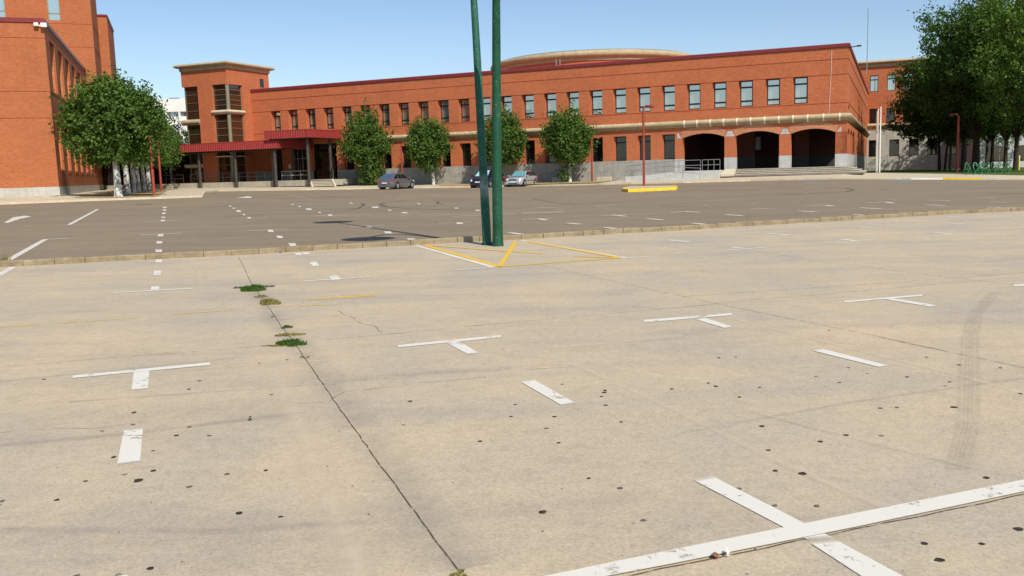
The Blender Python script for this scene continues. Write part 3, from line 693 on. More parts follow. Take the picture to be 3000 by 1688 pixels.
BIG = {(1288, 1108): 1.4, (1082, 1103): 1.3, (1461, 538): 1.5, (647, 895): 1.5, (745, 932): 1.5, (826, 880): 1.4, (1385, 1361): 1.5, (882, 688): 1.4, (1810, 1195): 1.4}
mb = MB(); mb.mi = []
for L_, ox in ((S5, 0), (S6, 1000), (S7, 2000)):
    for x, y in L_:
        c = g(ox + x / 1.839, 900 + y / 1.839, .007); r = .0115 * BIG.get((x, y), 1.0) * random.uniform(.8, 1.15)
        a0 = random.uniform(0, 3); asp = random.uniform(.6, 1)
        mb.poly([(c.x + r * 1.15 * math.cos(a0 + i * .785) * random.uniform(.75, 1.15), c.y + r * 1.5 * asp * math.sin(a0 + i * .785) * random.uniform(.75, 1.15), c.z) for i in range(8)]); mb.mi.append(0 if (x, y) in BIG else random.choice((0, 0, 1, 1, 2)))
for k in range(70):
    c = g(random.uniform(0, 3000), random.uniform(860, 1688), .007); r = random.uniform(.002, .005)
    mb.poly([(c.x + r * math.cos(i * 1.05), c.y + r * 1.3 * math.sin(i * 1.05), c.z) for i in range(6)]); mb.mi.append(random.choice((1, 2, 2)))
tag(obj("gum_spots", mb, ["gum_spot", "gum_spot_mid", "gum_spot_pale"], recalc=False), kind="stuff")["kind"] = "structure"

# ================================================================== MAIN BRICK BUILDING
MBD = empty("brick_building", P0, RZ)
tag(MBD, "long two-storey orange brick building with arcade at its corner and round drum rising behind", "building")
ZT = 11.04
def PF(u, d, z): return (u, d, z)                     # front wall, facing the car park
def PSide(u, d, z): return (44.26 - d, u, z)          # side wall at the right end
wk = [-15.75 + 2.313 * k for k in range(25)]
WW = 1.24
up = [(s, s + WW, 6.52, 8.80) for s in wk]
low = [(s, s + WW, 2.10, 4.38) for s in wk[4:20]]
under = [(-15.75, -14.6, 1.15, 4.6), (-13.3, -11.1, 1.15, 4.6), (-10.7, -7.4, 1.15, 5.0)]
mb = MB()
wall(mb, -18.3, 29.4, 2.10, ZT, up[:20] + low + [(a, c, 2.10, e) for a, c, d, e in under], PF, .62, .07)
wall(mb, 29.4, 44.26, 5.0, ZT, up[20:], PF, .62, .07)
tside = [3.0 + 2.95 * k for k in range(19)]
wall(mb, 0, 60, 5.0, ZT, [(t, t + 1.24, 6.52, 8.80) for t in tside], PSide, .55)
wall(mb, 15.2, 60, 2.10, 5.0, [(t, t + 1.24, 2.10, 4.3) for t in tside[4:]], PSide, .55)
mb.quad((-18.3, 3.2, ZT), (44.26, 3.2, ZT), (44.26, 60, ZT), (-18.3, 60, ZT)); mb.quad((-18.3, .01, ZT), (44.26, .01, ZT), (44.26, 3.2, ZT), (-18.3, 3.2, ZT))
mb.quad((-18.3, 60, 0), (44.26, 60, 0), (44.26, 60, ZT), (-18.3, 60, ZT)); mb.quad((-18.3, 3.3, 0), (-18.3, 60, 0), (-18.3, 60, ZT), (-18.3, 3.3, ZT))
obj("wall", mb, "brick_orange", MBD)
# arcade
ARX = [(30.1, 33.9), (34.87, 38.65), (39.62, 43.32)]; ART = [(.72, 4.75), (5.82, 9.68), (10.64, 14.8)]
def arcade(mb, P, u0, u1, arches, th=.9, zs=3.98, rise=.36, zt=5.0, zb=2.10):
    edges = [u0]
    for a, c in arches: edges += [a, c]
    edges.append(u1)
    for i in range(0, len(edges), 2):
        a, c = edges[i], edges[i + 1]
        for d in (0, th): mb.quad(P(a, d, zb), P(c, d, zb), P(c, d, zt), P(a, d, zt))
        for e in (a, c): mb.quad(P(e, 0, zb), P(e, th, zb), P(e, th, zs), P(e, 0, zs))
    for a, c in arches:
        n = 20; pr = [(a + (c - a) * i / n, zs + rise * (1 - (2 * i / n - 1) ** 2)) for i in range(n + 1)]
        for (x0, z0), (x1, z1) in zip(pr[:-1], pr[1:]):
            for d in (0, th): mb.quad(P(x0, d, z0), P(x1, d, z1), P(x1, d, zt), P(x0, d, zt))
            mb.quad(P(x0, 0, z0), P(x1, 0, z1), P(x1, th, z1), P(x0, th, z0))
mb = MB(); arcade(mb, PF, 29.4, 44.26, ARX); arcade(mb, PSide, 0, 15.2, ART)
obj("arcade_wall", mb, "brick_orange", MBD)
for a, c in ((29.42, 30.1), (33.9, 34.87), (38.65, 39.62), (43.32, 44.26)):
    st = MB(); st.box(a - .012, c + .012, -.012, .912, .3, 2.10); obj("pier_base", st, "pier_stone", MBD)
for a, c in ((4.75, 5.82), (9.68, 10.64), (14.8, 15.2)):
    st = MB(); st.box(44.26 - .912, 44.272, a - .012, c + .012, .3, 2.10); obj("pier_base", st, "pier_stone", MBD)
def trap(c, wb, wt, z0, z1, y=-.012, lft=1, rgt=1):      # springer stones
    mb = MB(); mb.poly([(c - wb * lft, y, z0), (c + wb * rgt, y, z0), (c + wt * rgt, y, z1), (c - wt * lft, y, z1)]); obj("springer_stone", mb, "pier_stone", MBD)
for c in ((33.9 + 34.87) / 2, (38.65 + 39.62) / 2): trap(c, .42, .19, 3.96, 4.43)
trap(29.62, .42, .12, 3.96, 4.43, lft=0); trap(43.78, .38, .04, 3.98, 4.42, rgt=0)
for ia, (a, c) in enumerate(ARX):      # rings of upright bricks over the arches
    mb = MB(); n = 44
    for i in range(n + 1):
        u = i / n; x = a + .05 + (c - a - .1) * u; z = 3.98 + .36 * (1 - (2 * u - 1) ** 2); lean = (2 * u - 1) * .32
        Lr = .60; dx, dz = math.sin(lean) * Lr, math.cos(lean) * Lr; hw = .034
        mb.quad((x - hw, -.014, z), (x + hw, -.014, z), (x + hw + dx, -.014, min(z + dz, 4.93)), (x - hw + dx, -.014, min(z + dz, 4.93)))
    obj("arch_ring", mb, "brick_ring", MBD)
# porch inside; wall and floor colours darkened to hold its shade
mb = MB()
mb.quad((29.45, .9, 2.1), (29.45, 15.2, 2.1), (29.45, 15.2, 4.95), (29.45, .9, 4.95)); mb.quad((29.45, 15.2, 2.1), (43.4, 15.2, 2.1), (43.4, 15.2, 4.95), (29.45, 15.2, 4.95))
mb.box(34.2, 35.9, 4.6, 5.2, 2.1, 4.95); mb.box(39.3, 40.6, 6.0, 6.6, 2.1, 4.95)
obj("porch_wall", mb, "porch_brick_shaded", MBD)
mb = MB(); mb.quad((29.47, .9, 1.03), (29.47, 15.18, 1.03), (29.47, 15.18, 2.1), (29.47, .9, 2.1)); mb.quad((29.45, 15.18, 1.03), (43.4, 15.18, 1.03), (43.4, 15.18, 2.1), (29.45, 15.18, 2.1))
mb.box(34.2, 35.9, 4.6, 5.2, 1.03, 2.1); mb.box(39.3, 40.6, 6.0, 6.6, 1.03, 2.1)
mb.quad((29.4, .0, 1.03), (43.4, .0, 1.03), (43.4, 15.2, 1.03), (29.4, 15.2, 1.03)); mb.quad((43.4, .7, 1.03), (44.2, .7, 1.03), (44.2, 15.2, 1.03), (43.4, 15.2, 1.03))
obj("porch_floor", mb, "porch_base_shaded", MBD)
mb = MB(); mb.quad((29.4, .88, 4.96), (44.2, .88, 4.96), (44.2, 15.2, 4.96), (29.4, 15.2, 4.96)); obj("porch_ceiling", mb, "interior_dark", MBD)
mb = MB(); mb.quad((36.0, 4.55, 2.75), (36.45, 4.55, 2.75), (36.45, 4.55, 3.95), (36.0, 4.55, 3.95)); obj("porch_door_pane", mb, "door_reflection", MBD)  # plain grey pane, the glass reflection put into its colour
# plinth
mb = MB(); mb.box(-5.0, 29.41, -.045, .3, -.3, 2.10); mb.box(-18.3, -15.75, -.04, .3, .2, 2.1)
for a, c in ((-14.6, -13.3), (-11.1, -10.7), (-7.4, -5.0)): mb.box(a, c, -.04, .3, .2, 2.10)
mb.box(44.0, 44.275, 15.2, 60, -.3, 2.10)
obj("plinth", mb, "plinth_stone", MBD)
# parapet cap, thin brick ledges added to cast the wall's shadow lines
mb = MB(); capp = [(0, ZT - .02), (.10, ZT), (.12, ZT + .24), (.04, ZT + .31), (-.35, ZT + .31), (-.35, ZT + .05)]
mb.sweep(capp, [(-18.3, 0), (44.26, 0), (44.26, 60)]); obj("parapet_cap", mb, "cap_red", MBD, smooth=False)
for z in (10.12, 8.84, 6.46):
    mb = MB(); mb.sweep([(.0, z - .05), (.03, z - .045), (.03, z + .0), (0, z + .01)], [(-18.3, 0), (44.26, 0), (44.26, 60)]); obj("shadow_course", mb, "course_brick", MBD)
# big half-round cornice between the storeys
def halfround(z0, z1, out, n=9):
    p = [(.01, z0), (.09, z0), (.11, z0 + .10)]
    zc, rz_ = (z0 + .12 + z1) / 2, (z1 - z0 - .12) / 2
    for i in range(n): a = -math.pi / 2 + math.pi * i / (n - 1); p.append((.10 + (out - .10) * math.cos(a), zc + rz_ * math.sin(a)))
    p.append((.0, z1 + .02)); return p
mb = MB(); mb.sweep(halfround(4.93, 5.52, .40), [(-5.3, 0), (44.26, 0), (44.26, 60)]); obj("cornice", mb, "cornice_stone", MBD, smooth=True)
for s in (30.32, 31.48, 32.67, 33.85, 35.04, 36.23, 37.42, 38.63, 39.83, 41.03, 42.33, 43.64):
    mb = MB(); pr = [(o + .012, z) for o, z in halfround(4.91, 5.54, .41)]; mb.sweep(pr, [(s - .06, 0), (s + .06, 0)]); obj("cornice_band", mb, "band_white", MBD)
for k in range(28):
    mb = MB(); mb.sweep([(o + .004, z) for o, z in halfround(5.03, 5.53, .405)], [(-4.8 + k * 1.19 - .012, 0), (-4.8 + k * 1.19 + .012, 0)]); obj("cornice_joint", mb, "band_white", MBD)
# windows: a frame mesh each with its pane
def window_parts(parent, zb, zt, trans, glassname, w_=WW - .14, dy=.56):
    f = MB(); t = .085
    f.box(0, t, -.03, .05, zb, zt); f.box(w_ - t, w_, -.03, .05, zb, zt); f.box(t, w_ - t, -.03, .05, zt - t, zt); f.box(t, w_ - t, -.03, .05, zb, zb + t)
    for z in trans: f.box(t, w_ - t, -.025, .05, z - .075, z + .075)
    fo = obj("window", f, "frame_dark", parent); p = MB(); p.quad((t, .01, zb + t), (w_ - t, .01, zb + t), (w_ - t, .01, zt - t), (t, .01, zt - t))
    po = obj("pane", p, glassname, fo); return fo
proto = window_parts(MBD, 6.54, 8.79, (8.22, 7.02), "glass_coated")
for i, s in enumerate(wk):
    o = proto if i == 0 else copy_tree(proto, MBD)
    o.location = (s + .07, .56, 0)
protol = window_parts(MBD, 2.12, 4.37, (3.82,), "glass_dark")  # dark mirrored surroundings put into these panes as dark, dull glass
for i, s in enumerate(wk[4:20]):
    o = protol if i == 0 else copy_tree(protol, MBD)
    o.location = (s + .07, .56, 0)
for i, t in enumerate(tside):
    o = copy_tree(proto, MBD); o.location = (44.26 - .50, t + .07, 0); o.rotation_euler = (0, 0, math.pi / 2)
for i, t in enumerate(tside[4:]):
    o = copy_tree(protol, MBD); o.location = (44.26 - .50, t + .07, 0); o.rotation_euler = (0, 0, math.pi / 2)
# openings under the canopies: dark void glazing and the glass door
for a, c, z0, z1 in (under[0], under[2]):
    mb = MB(); mb.quad((a, .5, z0), (c, .5, z0), (c, .5, z1), (a, .5, z1)); obj("dark_glazing", mb, "glass_dark", MBD)
d = MB(); a, c, z0, z1 = under[1]
for x in (a, -12.72, -12.12, -11.55, c - .06): d.box(x, x + .06, .30, .36, z0, z1)
for z in (z1 - .06, 3.45): d.box(a + .06, c - .06, .305, .355, z, z + .06)
do = obj("entrance_door", d, "frame_grey", MBD); p = MB(); p.quad((a, .33, z0), (c, .33, z0), (c, .33, z1), (a, .33, z1)); obj("pane", p, "glass_dark", do)
mb = MB(); mb.box(-13.75, -13.45, -.07, -.045, 2.45, 2.9); obj("notice", mb, "plate_white", MBD)
# drum
DC = Vector((10.8, 112.3, 0)) - P0; dcx, dcy = DC.dot(U), DC.dot(N)
def ring(mb, prof, r, n=96):
    rows = [[(dcx + (r + o) * math.cos(2 * math.pi * i / n), dcy + (r + o) * math.sin(2 * math.pi * i / n), z) for o, z in prof] for i in range(n)]
    for i in range(n):
        for k in range(len(prof) - 1): mb.quad(rows[i][k], rows[(i + 1) % n][k], rows[(i + 1) % n][k + 1], rows[i][k + 1])
mb = MB(); ring(mb, [(0, 10), (0, 13.7)], 12.1); ring(mb, [(-1.2, 14.35), (-11.6, 14.6)], 12.1); dr = obj("drum", mb, "brick_drum", MBD, smooth=True)
mb = MB(); prc = [(.0, 13.2), (.12, 13.2), (.14, 13.5)] + [(.14 + .42 * math.cos(a), 13.88 + .38 * math.sin(a)) for a in [-math.pi / 2 + math.pi * i / 8 for i in range(9)]] + [(.0, 14.28), (-.3, 14.3)]
ring(mb, prc, 12.1); obj("drum_cornice", mb, "cornice_stone", dr, smooth=True)
mb = MB(); ring(mb, [(-.3, 14.28), (-.3, 14.4), (-1.3, 14.4)], 12.1); obj("drum_cap", mb, "frame_grey", dr, smooth=True)
for k in range(60):
    a = 2 * math.pi * k / 60; mb = MB()
    mb.poly([(dcx + (12.1 + o + .012) * math.cos(a + q), dcy + (12.1 + o + .012) * math.sin(a + q), z) for q, (o, z) in [(-.001, prc[4]), (.001, prc[4]), (.001, prc[7]), (-.001, prc[7])]])
    mb.poly([(dcx + (12.1 + o + .012) * math.cos(a + q), dcy + (12.1 + o + .012) * math.sin(a + q), z) for q, (o, z) in [(-.001, prc[7]), (.001, prc[7]), (.001, prc[10]), (-.001, prc[10])]])
    obj("cornice_joint", mb, "band_white", dr)
for px_ in (1632, 1643):
    v = atY(px_, 180, 100.2); mb = MB()
    lx, ly = (v - P0).dot(U), (v - P0).dot(N); mb.tube([(lx, ly - .3, 11.0), (lx, ly - .3, 13.4)], .05, 6); obj("flue_pipe", mb, "steel", dr, smooth=True)
# lightning cable and small roof camera at the corner
mb = MB(); mb.tube([(42.9, -.03, 10.9), (42.87, -.03, 8.9), (42.75, -.03, 5.5)], .014, 6); obj("cable", mb, "white_render", MBD)
mb = MB(); mb.tube([(44.3, -.05, 10.95), (45.0, -.35, 11.0)], .04, 6); mb.box(44.9, 45.25, -.5, -.3, 10.93, 11.05); obj("roof_camera", mb, "rail_dark", MBD)
mb = MB(); mb.box(44.275, 44.29, 1.0, 2.6, 6.0, 6.25); obj("nameplate", mb, "signage_grey", MBD)

# ================================================================== BRICK TOWER
TW = empty("brick_tower", tuple(P0 + U * -18.3 + N * -3.84), RZ)
tag(TW, "square brick tower with stone cornice and corner windows, left of the long building", "tower")
# local: x along U (0 at the corner, negative to the left), y = N from the front face
mb = MB()
def tb(x0, x1, y0, y1, z0, z1): mb.box(x0, x1, y0, y1, z0, z1)
tb(-6.27, 0, 0, 7.14, 11.66, 13.32)
tb(-4.1, -2.1, 0.001, .8, .2, 11.66)
tb(-.8, -.001, 2.43, 7.14, .2, 11.66)
tb(-6.27, -5.4, 1.8, 7.14, .2, 11.66)
tb(-5.4, -.8, 6.4, 7.139, .2, 11.66)
obj("wall", mb, "brick_orange", TW)
mb = MB(); mb.box(-5.9, -.5, .5, 6.5, .2, 11.6); obj("core", mb, "interior_dark", TW)
mb = MB()
def corn(z0, z1, out): return [(.0, z0), (.10, z0), (.12, z0 + (z1 - z0) * .40)] + [(.12 + (out - .12) * math.cos(a), z0 + (z1 - z0) * .70 + (z1 - z0) * .28 * math.sin(a)) for a in [-math.pi / 2 + math.pi * i / 8 for i in range(9)]] + [(-.4, z1)]
mb.sweep(corn(13.32, 14.1, .55), [(-6.27, 7.14), (-6.27, 0), (0, 0), (0, 7.14), (-6.27, 7.14)]); mb.quad((-6.2, 0.05, 14.09), (-.05, .05, 14.09), (-.05, 7.1, 14.09), (-6.2, 7.1, 14.09))
obj("cornice", mb, "cornice_stone", TW, smooth=True)
def corner_window(name, z0, z1, nh):
    p = MB(); p.quad((-2.1, .28, z0), (-.28, .28, z0), (-.28, .28, z1), (-2.1, .28, z1)); p.quad((-.28, .28, z0), (-.28, 2.43, z0), (-.28, 2.43, z1), (-.28, .28, z1))
    f = MB()
    for i in range(nh + 1):
        z = z0 + (z1 - z0) * i / nh; f.box(-2.1, -.27, .23, .275, z - .03, z + .03); f.box(-.275, -.23, .28, 2.43, z - .03, z + .03)
    for x in (-2.1,): f.box(x, x + .05, .225, .27, z0, z1)
    for y in (2.37,): f.box(-.27, -.225, y, y + .05, z0, z1)
    fo = obj("window", f, "frame_brown", TW); obj("pane", p, "glass_tower", fo); c = MB(); c.tube([(-.22, .22, z0), (-.22, .22, z1)], .21, 14); obj("corner_post", c, "column_green", fo, smooth=True)
corner_window("a", 8.95, 11.66, 5); corner_window("b", 4.0, 8.5, 6); corner_window("c", 1.2, 3.95, 3)
def left_window(z0, z1, nh):
    p = MB(); p.quad((-6.05, .28, z0), (-4.1, .28, z0), (-4.1, .28, z1), (-6.05, .28, z1)); p.quad((-6.05, .28, z0), (-6.05, 1.8, z0), (-6.05, 1.8, z1), (-6.05, .28, z1))
    f = MB(); f.box(-6.1, -5.98, .2, .34, z0, z1); f.box(-4.16, -4.1, .22, .275, z0, z1)
    for i in range(nh + 1):
        z = z0 + (z1 - z0) * i / nh; f.box(-6.0, -4.15, .235, .275, z - .025, z + .025)
    fo = obj("window", f, "frame_brown", TW); obj("pane", p, "glass_tower", fo)
left_window(8.15, 11.66, 4); left_window(3.3, 7.55, 4); left_window(1.2, 2.8, 1)
for z, zz_, x0, x1, wrap in ((8.5, 8.95, -2.25, 0, True), (3.9, 4.0, -2.25, 0, True), (7.5, 8.12, -6.6, -4.05, False), (2.85, 3.28, -6.6, -4.05, False)):
    m_ = MB(); pr = [(-.25, z), (-.02, z), (.0, z + .05)] + [(.02 + .18 * math.cos(a), (z + zz_) / 2 + .04 + (zz_ - z) * .38 * math.sin(a)) for a in [-math.pi / 2 + math.pi * i / 6 for i in range(7)]] + [(-.25, zz_)]
    m_.sweep(pr, [(x0, .0), (x1, .0)] + ([(0, 2.5)] if wrap else [])); obj("ledge", m_, "cornice_pale" if wrap else "cornice_stone", TW, smooth=True)
mb = MB(); mb.box(-.002, .012, 5.5, 6.2, 11.7, 12.65); obj("small_window", mb, "glass_dark", TW)

# ================================================================== CANOPIES, TERRACE
def canopy(nm, s0, s1, o0, o1, zb, zt, cols, label, ribs=True, colz=.56):
    c = empty(nm, tuple(P0 + U * s1 + N * o0), RZ); L = s1 - s0; D = o1 - o0
    r = MB(); r.box(-L, 0, 0, D, zt - .1, zt - .02); r.box(-L, 0, 0, .06, zb, zt); r.box(-.06, 0, .06, D, zb, zt); r.box(-L, -L + .06, .06, D, zb, zt); r.box(-L, 0, -.02, 0, zt - .08, zt - .003); r.box(0, .02, 0, D, zt - .08, zt - .003)
    obj("fascia", r, "canopy_red", c)
    q = MB(); n = int(L / .30)
    for i in range(n):
        x = -L + .1 + i * .30; q.box(x, x + .07, -.045, 0, zb, zt - .085)
    obj("fascia_rib", q, "canopy_red_rib", c)
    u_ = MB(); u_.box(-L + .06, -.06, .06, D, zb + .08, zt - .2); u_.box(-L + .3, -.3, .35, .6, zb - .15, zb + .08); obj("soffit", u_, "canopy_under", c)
    for s, o in cols:
        k = MB(); k.tube([(s - s1, o - o0, colz), (s - s1, o - o0, zb + .1)], .17, 14); obj("column", k, "column_dark", c, smooth=True)
    tag(c, label, "canopy"); return c
canopy("entrance_canopy", -23.45, -10.35, -5.97, -.05, 4.50, 5.37, [(-11.75, -5.3), (-16.7, -5.3), (-21.6, -5.3), (-12.2, -1.2)], "long dark red ribbed entrance canopy on dark columns in front of the brick tower")
canopy("raised_canopy", -11.95, -6.64, -6.25, -.06, 5.45, 6.28, [(-7.35, -5.3), (-7.35, -1.3), (-11.3, -5.6)], "shorter raised dark red canopy overlapping the long one above the entrance steps")
canopy("link_canopy", -42.0, -23.5, -4.9, -.05, 4.40, 5.20, [(-26.4, -4.5), (-31.5, -4.5), (-36.8, -4.5)], "set-back dark canopy running behind the plane trees towards the left building")
mb = MB(); mb.box(-13, 0, 0, 3.8, -.6, 0); mb.box(-38, -19.5, 0, 3.8, -.6, 0); mb.box(-19.5, -13, 0, .95, -.6, 0)
TR = obj("terrace", mb, "terrace_stone", None, loc=tuple(P0 + U * -4.6 + N * -4.75 + Vector((0, 0, 1.16))), rz=RZ)
tag(TR, "low stone terrace with step edge under the red canopies", "terrace")
# wall back of link passage (dark glazed lobby seen between the columns)
LB = MB(); LB.box(-42, -25.0, 0.4, .7, .3, 4.4)
o = obj("glazed_lobby", LB, "glass_dark", None, loc=tuple(P0), rz=RZ); tag(o, "dark glazed lobby wall behind the columns left of the tower", "building")
# entrance steps turned towards the car park
stp = empty("entrance_steps", tuple(g(884, 547)[:2]) + (.0,), 0)
c0 = P0 + U * -7.55 + N * -4.75; dv = Vector((.344, -.939, 0)); lv = U
stp.location = (c0.x, c0.y, 0)
mb = MB()
for k in range(4):
    z1 = 1.16 - .155 * (k + 1) + .0; a0 = dv * (.36 * k); a1 = dv * (.36 * (k + 1))
    for z_, in ((z1,),):
        p = [a0, a0 + lv * 2.5, a1 + lv * 2.5, a1]; mb.quad(*[(v.x, v.y, z_) for v in p]); mb.quad((a0.x, a0.y, z_), (a0.x + lv.x * 2.5, a0.y + lv.y * 2.5, z_), (a0.x + lv.x * 2.5, a0.y + lv.y * 2.5, z_ + .155), (a0.x, a0.y, z_ + .155))
obj("tread", mb, "step_stone", stp)
mb = MB()
for k in range(5):
    z1 = 1.165 - .155 * k; a0 = dv * (.36 * k) ; a1 = dv * (.36 * k + .05); p = [a0, a0 + lv * 2.5, a1 + lv * 2.5, a1]
    mb.quad(*[(v.x, v.y, z1 + .002) for v in p]); mb.quad(*[(v.x, v.y, zz_) for v, zz_ in ((p[3], z1 + .002), (p[2], z1 + .002), (p[2], z1 - .05), (p[3], z1 - .05))])
obj("nosing", mb, "cornice_pale", stp)
for sd in (-.25, 2.5):
    mb = MB(); L_ = 1.75
    base = [lv * sd, lv * (sd + .25)]
    pts = []
    for bse in base:
        e = bse + dv * L_
        pts.append([(bse.x, bse.y, .3), (e.x, e.y, .3), (e.x, e.y, .52), (bse.x, bse.y, 1.2)])
    mb.poly(pts[0]); mb.poly(pts[1][::-1])
    for i in range(4): j = (i + 1) % 4; mb.quad(pts[0][i], pts[0][j], pts[1][j], pts[1][i])
    obj("cheek_wall", mb, "cornice_pale", stp)
tag(stp, "short pale stone steps between sloping cheeks up to the glass door", "steps")
def railing(name, pts, h_, mat, label, npost, rails=(1.0, .55), r=.022, group=None):
    p0 = Vector(pts[0]); e = empty(name, p0)
    pl_ = [Vector(p) - p0 for p in pts]
    for q in rails:
        m_ = MB(); m_.tube([p + Vector((0, 0, h_ * q)) for p in pl_], r, 6); obj("rail", m_, mat, e, smooth=True)
    L_ = sum((b2 - a2).length for a2, b2 in zip(pl_[:-1], pl_[1:]))
    for k in range(npost):
        dd = L_ * k / max(1, npost - 1); 
        for a2, b2 in zip(pl_[:-1], pl_[1:]):
            l2 = (b2 - a2).length
            if dd <= l2 + 1e-6:
                p = a2.lerp(b2, dd / l2); break
            dd -= l2
        m_ = MB(); m_.tube([p, p + Vector((0, 0, h_))], r, 6); obj("post", m_, mat, e, smooth=True)
    tag(e, label, "railing", group); return e
railing("terrace_railing", [bf(-23.6, -4.6, 1.16), bf(-12.4, -4.6, 1.16)], .95, "rail_dark", "dark metal railing along the terrace below the long red canopy", 11, r=.035)
railing("terrace_railing", [bf(-37, -4.6, 1.16), bf(-24.6, -4.6, 1.16)], .95, "rail_dark", "dark metal railing on the terrace behind the plane tree trunks", 11, r=.035)
railing("step_railing", [bf(-11.3, -4.6, 1.16), bf(-7.7, -4.6, 1.16)], .95, "steel", "steel railing left of the entrance steps", 4)
railing("step_railing", [bf(-4.9, -4.6, 1.16), bf(-6.9, -1.6, 1.16)], .95, "steel", "steel railing right of the entrance steps", 4)

# front steps of the arcade, ramp
st = MB()
ss = empty("arcade_steps", P0, RZ)
for k in range(4):
    m_ = MB(); z1 = 1.03 - .15 * k; m_.box(34.3, 44.5 + .42 * k, -.25 - .42 * k, 5.9 + .4 * k, z1 - .05, z1 - .001 * k); so2 = obj("step", m_, "step_stone", ss); m_ = MB(); m_.box(34.34, 44.46 + .42 * k, -.20 - .42 * k, 5.8 + .4 * k, z1 - .17, z1 - .05); obj("riser", m_, "terrace_stone", so2)
m_ = MB(); m_.box(33.9, 34.98, -1.95, -.2, .42, .60); m_.poly([(33.9, -1.9, .6), (35.0, -1.9, .6), (34.95, -.3, 1.06), (34.0, -.3, 1.06)]); m_.poly([(35.0, -1.9, .6), (35.0, -.3, .6), (34.95, -.3, 1.06)]); m_.poly([(33.9, -1.9, .6), (33.9, -.3, .6), (34.0, -.3, 1.06)]); obj("cheek_block", m_, "cornice_pale", ss)
tag(ss, "wide pale stone steps below the three brick arches", "steps")
rp = empty("access_ramp", P0, RZ)
m_ = MB()
m_.prism([(30.1, -2.35), (33.85, -2.35), (33.85, -.05), (30.1, -.05)], 0, .99)
n = len(m_.v)
def slope(x0, z0, x1, z1, y0, y1):
    m_.v.extend([(x0, y0, 0), (x1, y0, 0), (x1, y1, 0), (x0, y1, 0), (x0, y0, z0), (x1, y0, z1), (x1, y1, z1), (x0, y1, z0)]); k = len(m_.v) - 8
    for f_ in ((0, 3, 2, 1), (4, 5, 6, 7), (0, 1, 5, 4), (1, 2, 6, 5), (2, 3, 7, 6), (3, 0, 4, 7)): m_.f.append(tuple(k + i for i in f_))
slope(26.8, .66, 30.1, .99, -2.35, -.05); slope(25.7, .66, 26.8, .66, -3.7, -.05); slope(26.8, .66, 32.8, .22, -3.7, -2.36)
obj("slab", m_, "ramp_stone", rp)
def rrail(pts, npost, name="handrail"):
    for q in (.95, .5):
        a = MB(); a.tube([(p[0], p[1], p[2] + q) for p in pts], .026, 6); obj(name, a, "steel", rp, smooth=True)
    for k in range(npost):
        t = k / (npost - 1); p = Vector(pts[0]).lerp(Vector(pts[-1]), t) if len(pts) == 2 else Vector(pts[min(k, len(pts) - 1)])
        a = MB(); a.tube([p, p + Vector((0, 0, .95))], .024, 6); obj("post", a, "steel", rp, smooth=True)
rrail([(30.3, -2.3, .99), (32.2, -2.3, .99)], 2); rrail([(32.35, -2.3, .99), (33.9, -2.3, .99)], 4); rrail([(26.0, -2.3, .7), (30.2, -2.3, .98)], 4); rrail([(25.9, -3.6, .66), (27.2, -3.6, .64)], 3); rrail([(27.8, -3.6, .60), (32.4, -3.6, .27)], 4); rrail([(25.8, -3.6, .66), (25.8, -.4, .66)], 3)
tag(rp, "pale concrete access ramp with steel handrails beside the left arch", "ramp")
# low concrete vent boxes at the foot of the wall
for (s0, s1, z1, lab) in ((17.7, 19.0, .72, "small low concrete box at the plinth, beside the fourth small tree"), (22.2, 23.6, .66, "small low concrete box at the plinth, right of the thin red lamp post")):
    m_ = MB(); m_.box(0, s1 - s0, -.45, 0, -.3, z1 - .2); o = obj("vent_box", m_, "step_stone", None, loc=tuple(P0 + U * s0 + N * -.75 + Vector((0, 0, .2))), rz=RZ, bevel=.02); tag(o, lab, "vent box")

# ================================================================== RIGHT WING (parallel front, further back)
WG = empty("brick_wing", tuple(P0 + N * 60), RZ); tag(WG, "three-storey wing of brick over grey stone behind the right corner, partly behind trees", "building")
w0, w1, w2 = 44.55, 46.95, 49.25
ups = [44.5, 46.8, 49.0, 51.2, 53.4, 55.6]; gs = [44.5, 47.3, 49.9, 52.3, 54.8]
mb = MB(); wall(mb, 42.5, 57.2, 6.72, 15.0, [(s, s + 1.1, 11.35, 13.65) for s in ups] + [(s, s + 1.1, 6.82, 8.92) for s in ups], PF, .45)
mb.quad((57.2, 0, 6.72), (57.2, 12, 6.72), (57.2, 12, 15), (57.2, 0, 15)); mb.quad((42.5, 0.01, 15), (57.2, .01, 15), (57.2, 12, 15), (42.5, 12, 15)); mb.quad((42.5, 0, 6.72), (42.5, 12, 6.72), (42.5, 12, 15), (42.5, 0, 15)); mb.quad((42.5, 12, -.3), (57.2, 12, -.3), (57.2, 12, 15), (42.5, 12, 15)); obj("wall", mb, "brick_orange", WG)
mb = MB(); wall(mb, 42.5, 57.2, -.3, 6.0, [(s, s + 1.3, 1.98, 4.4) for s in gs], PF, .45); mb.quad((57.2, 0, -.3), (57.2, 12, -.3), (57.2, 12, 6), (57.2, 0, 6)); mb.quad((42.5, 0, -.3), (42.5, 12, -.3), (42.5, 12, 6), (42.5, 0, 6)); obj("stone_wall", mb, "wing_stone", WG)
mb = MB(); mb.sweep([(.0, 5.85), (.05, 5.85), (.08, 6.25)] + [(.08 + .3 * math.cos(a), 6.5 + .25 * math.sin(a)) for a in [-math.pi / 2 + math.pi * i / 6 for i in range(7)]] + [(-.1, 6.78)], [(42.5, 0), (57.2, 0), (57.2, 12)]); obj("cornice", mb, "cornice_stone", WG, smooth=True)
mb = MB(); mb.sweep(corn(14.85, 15.75, .6), [(42.5, 0), (57.2, 0), (57.2, 12)]); obj("top_cornice", mb, "cornice_stone", WG, smooth=True)
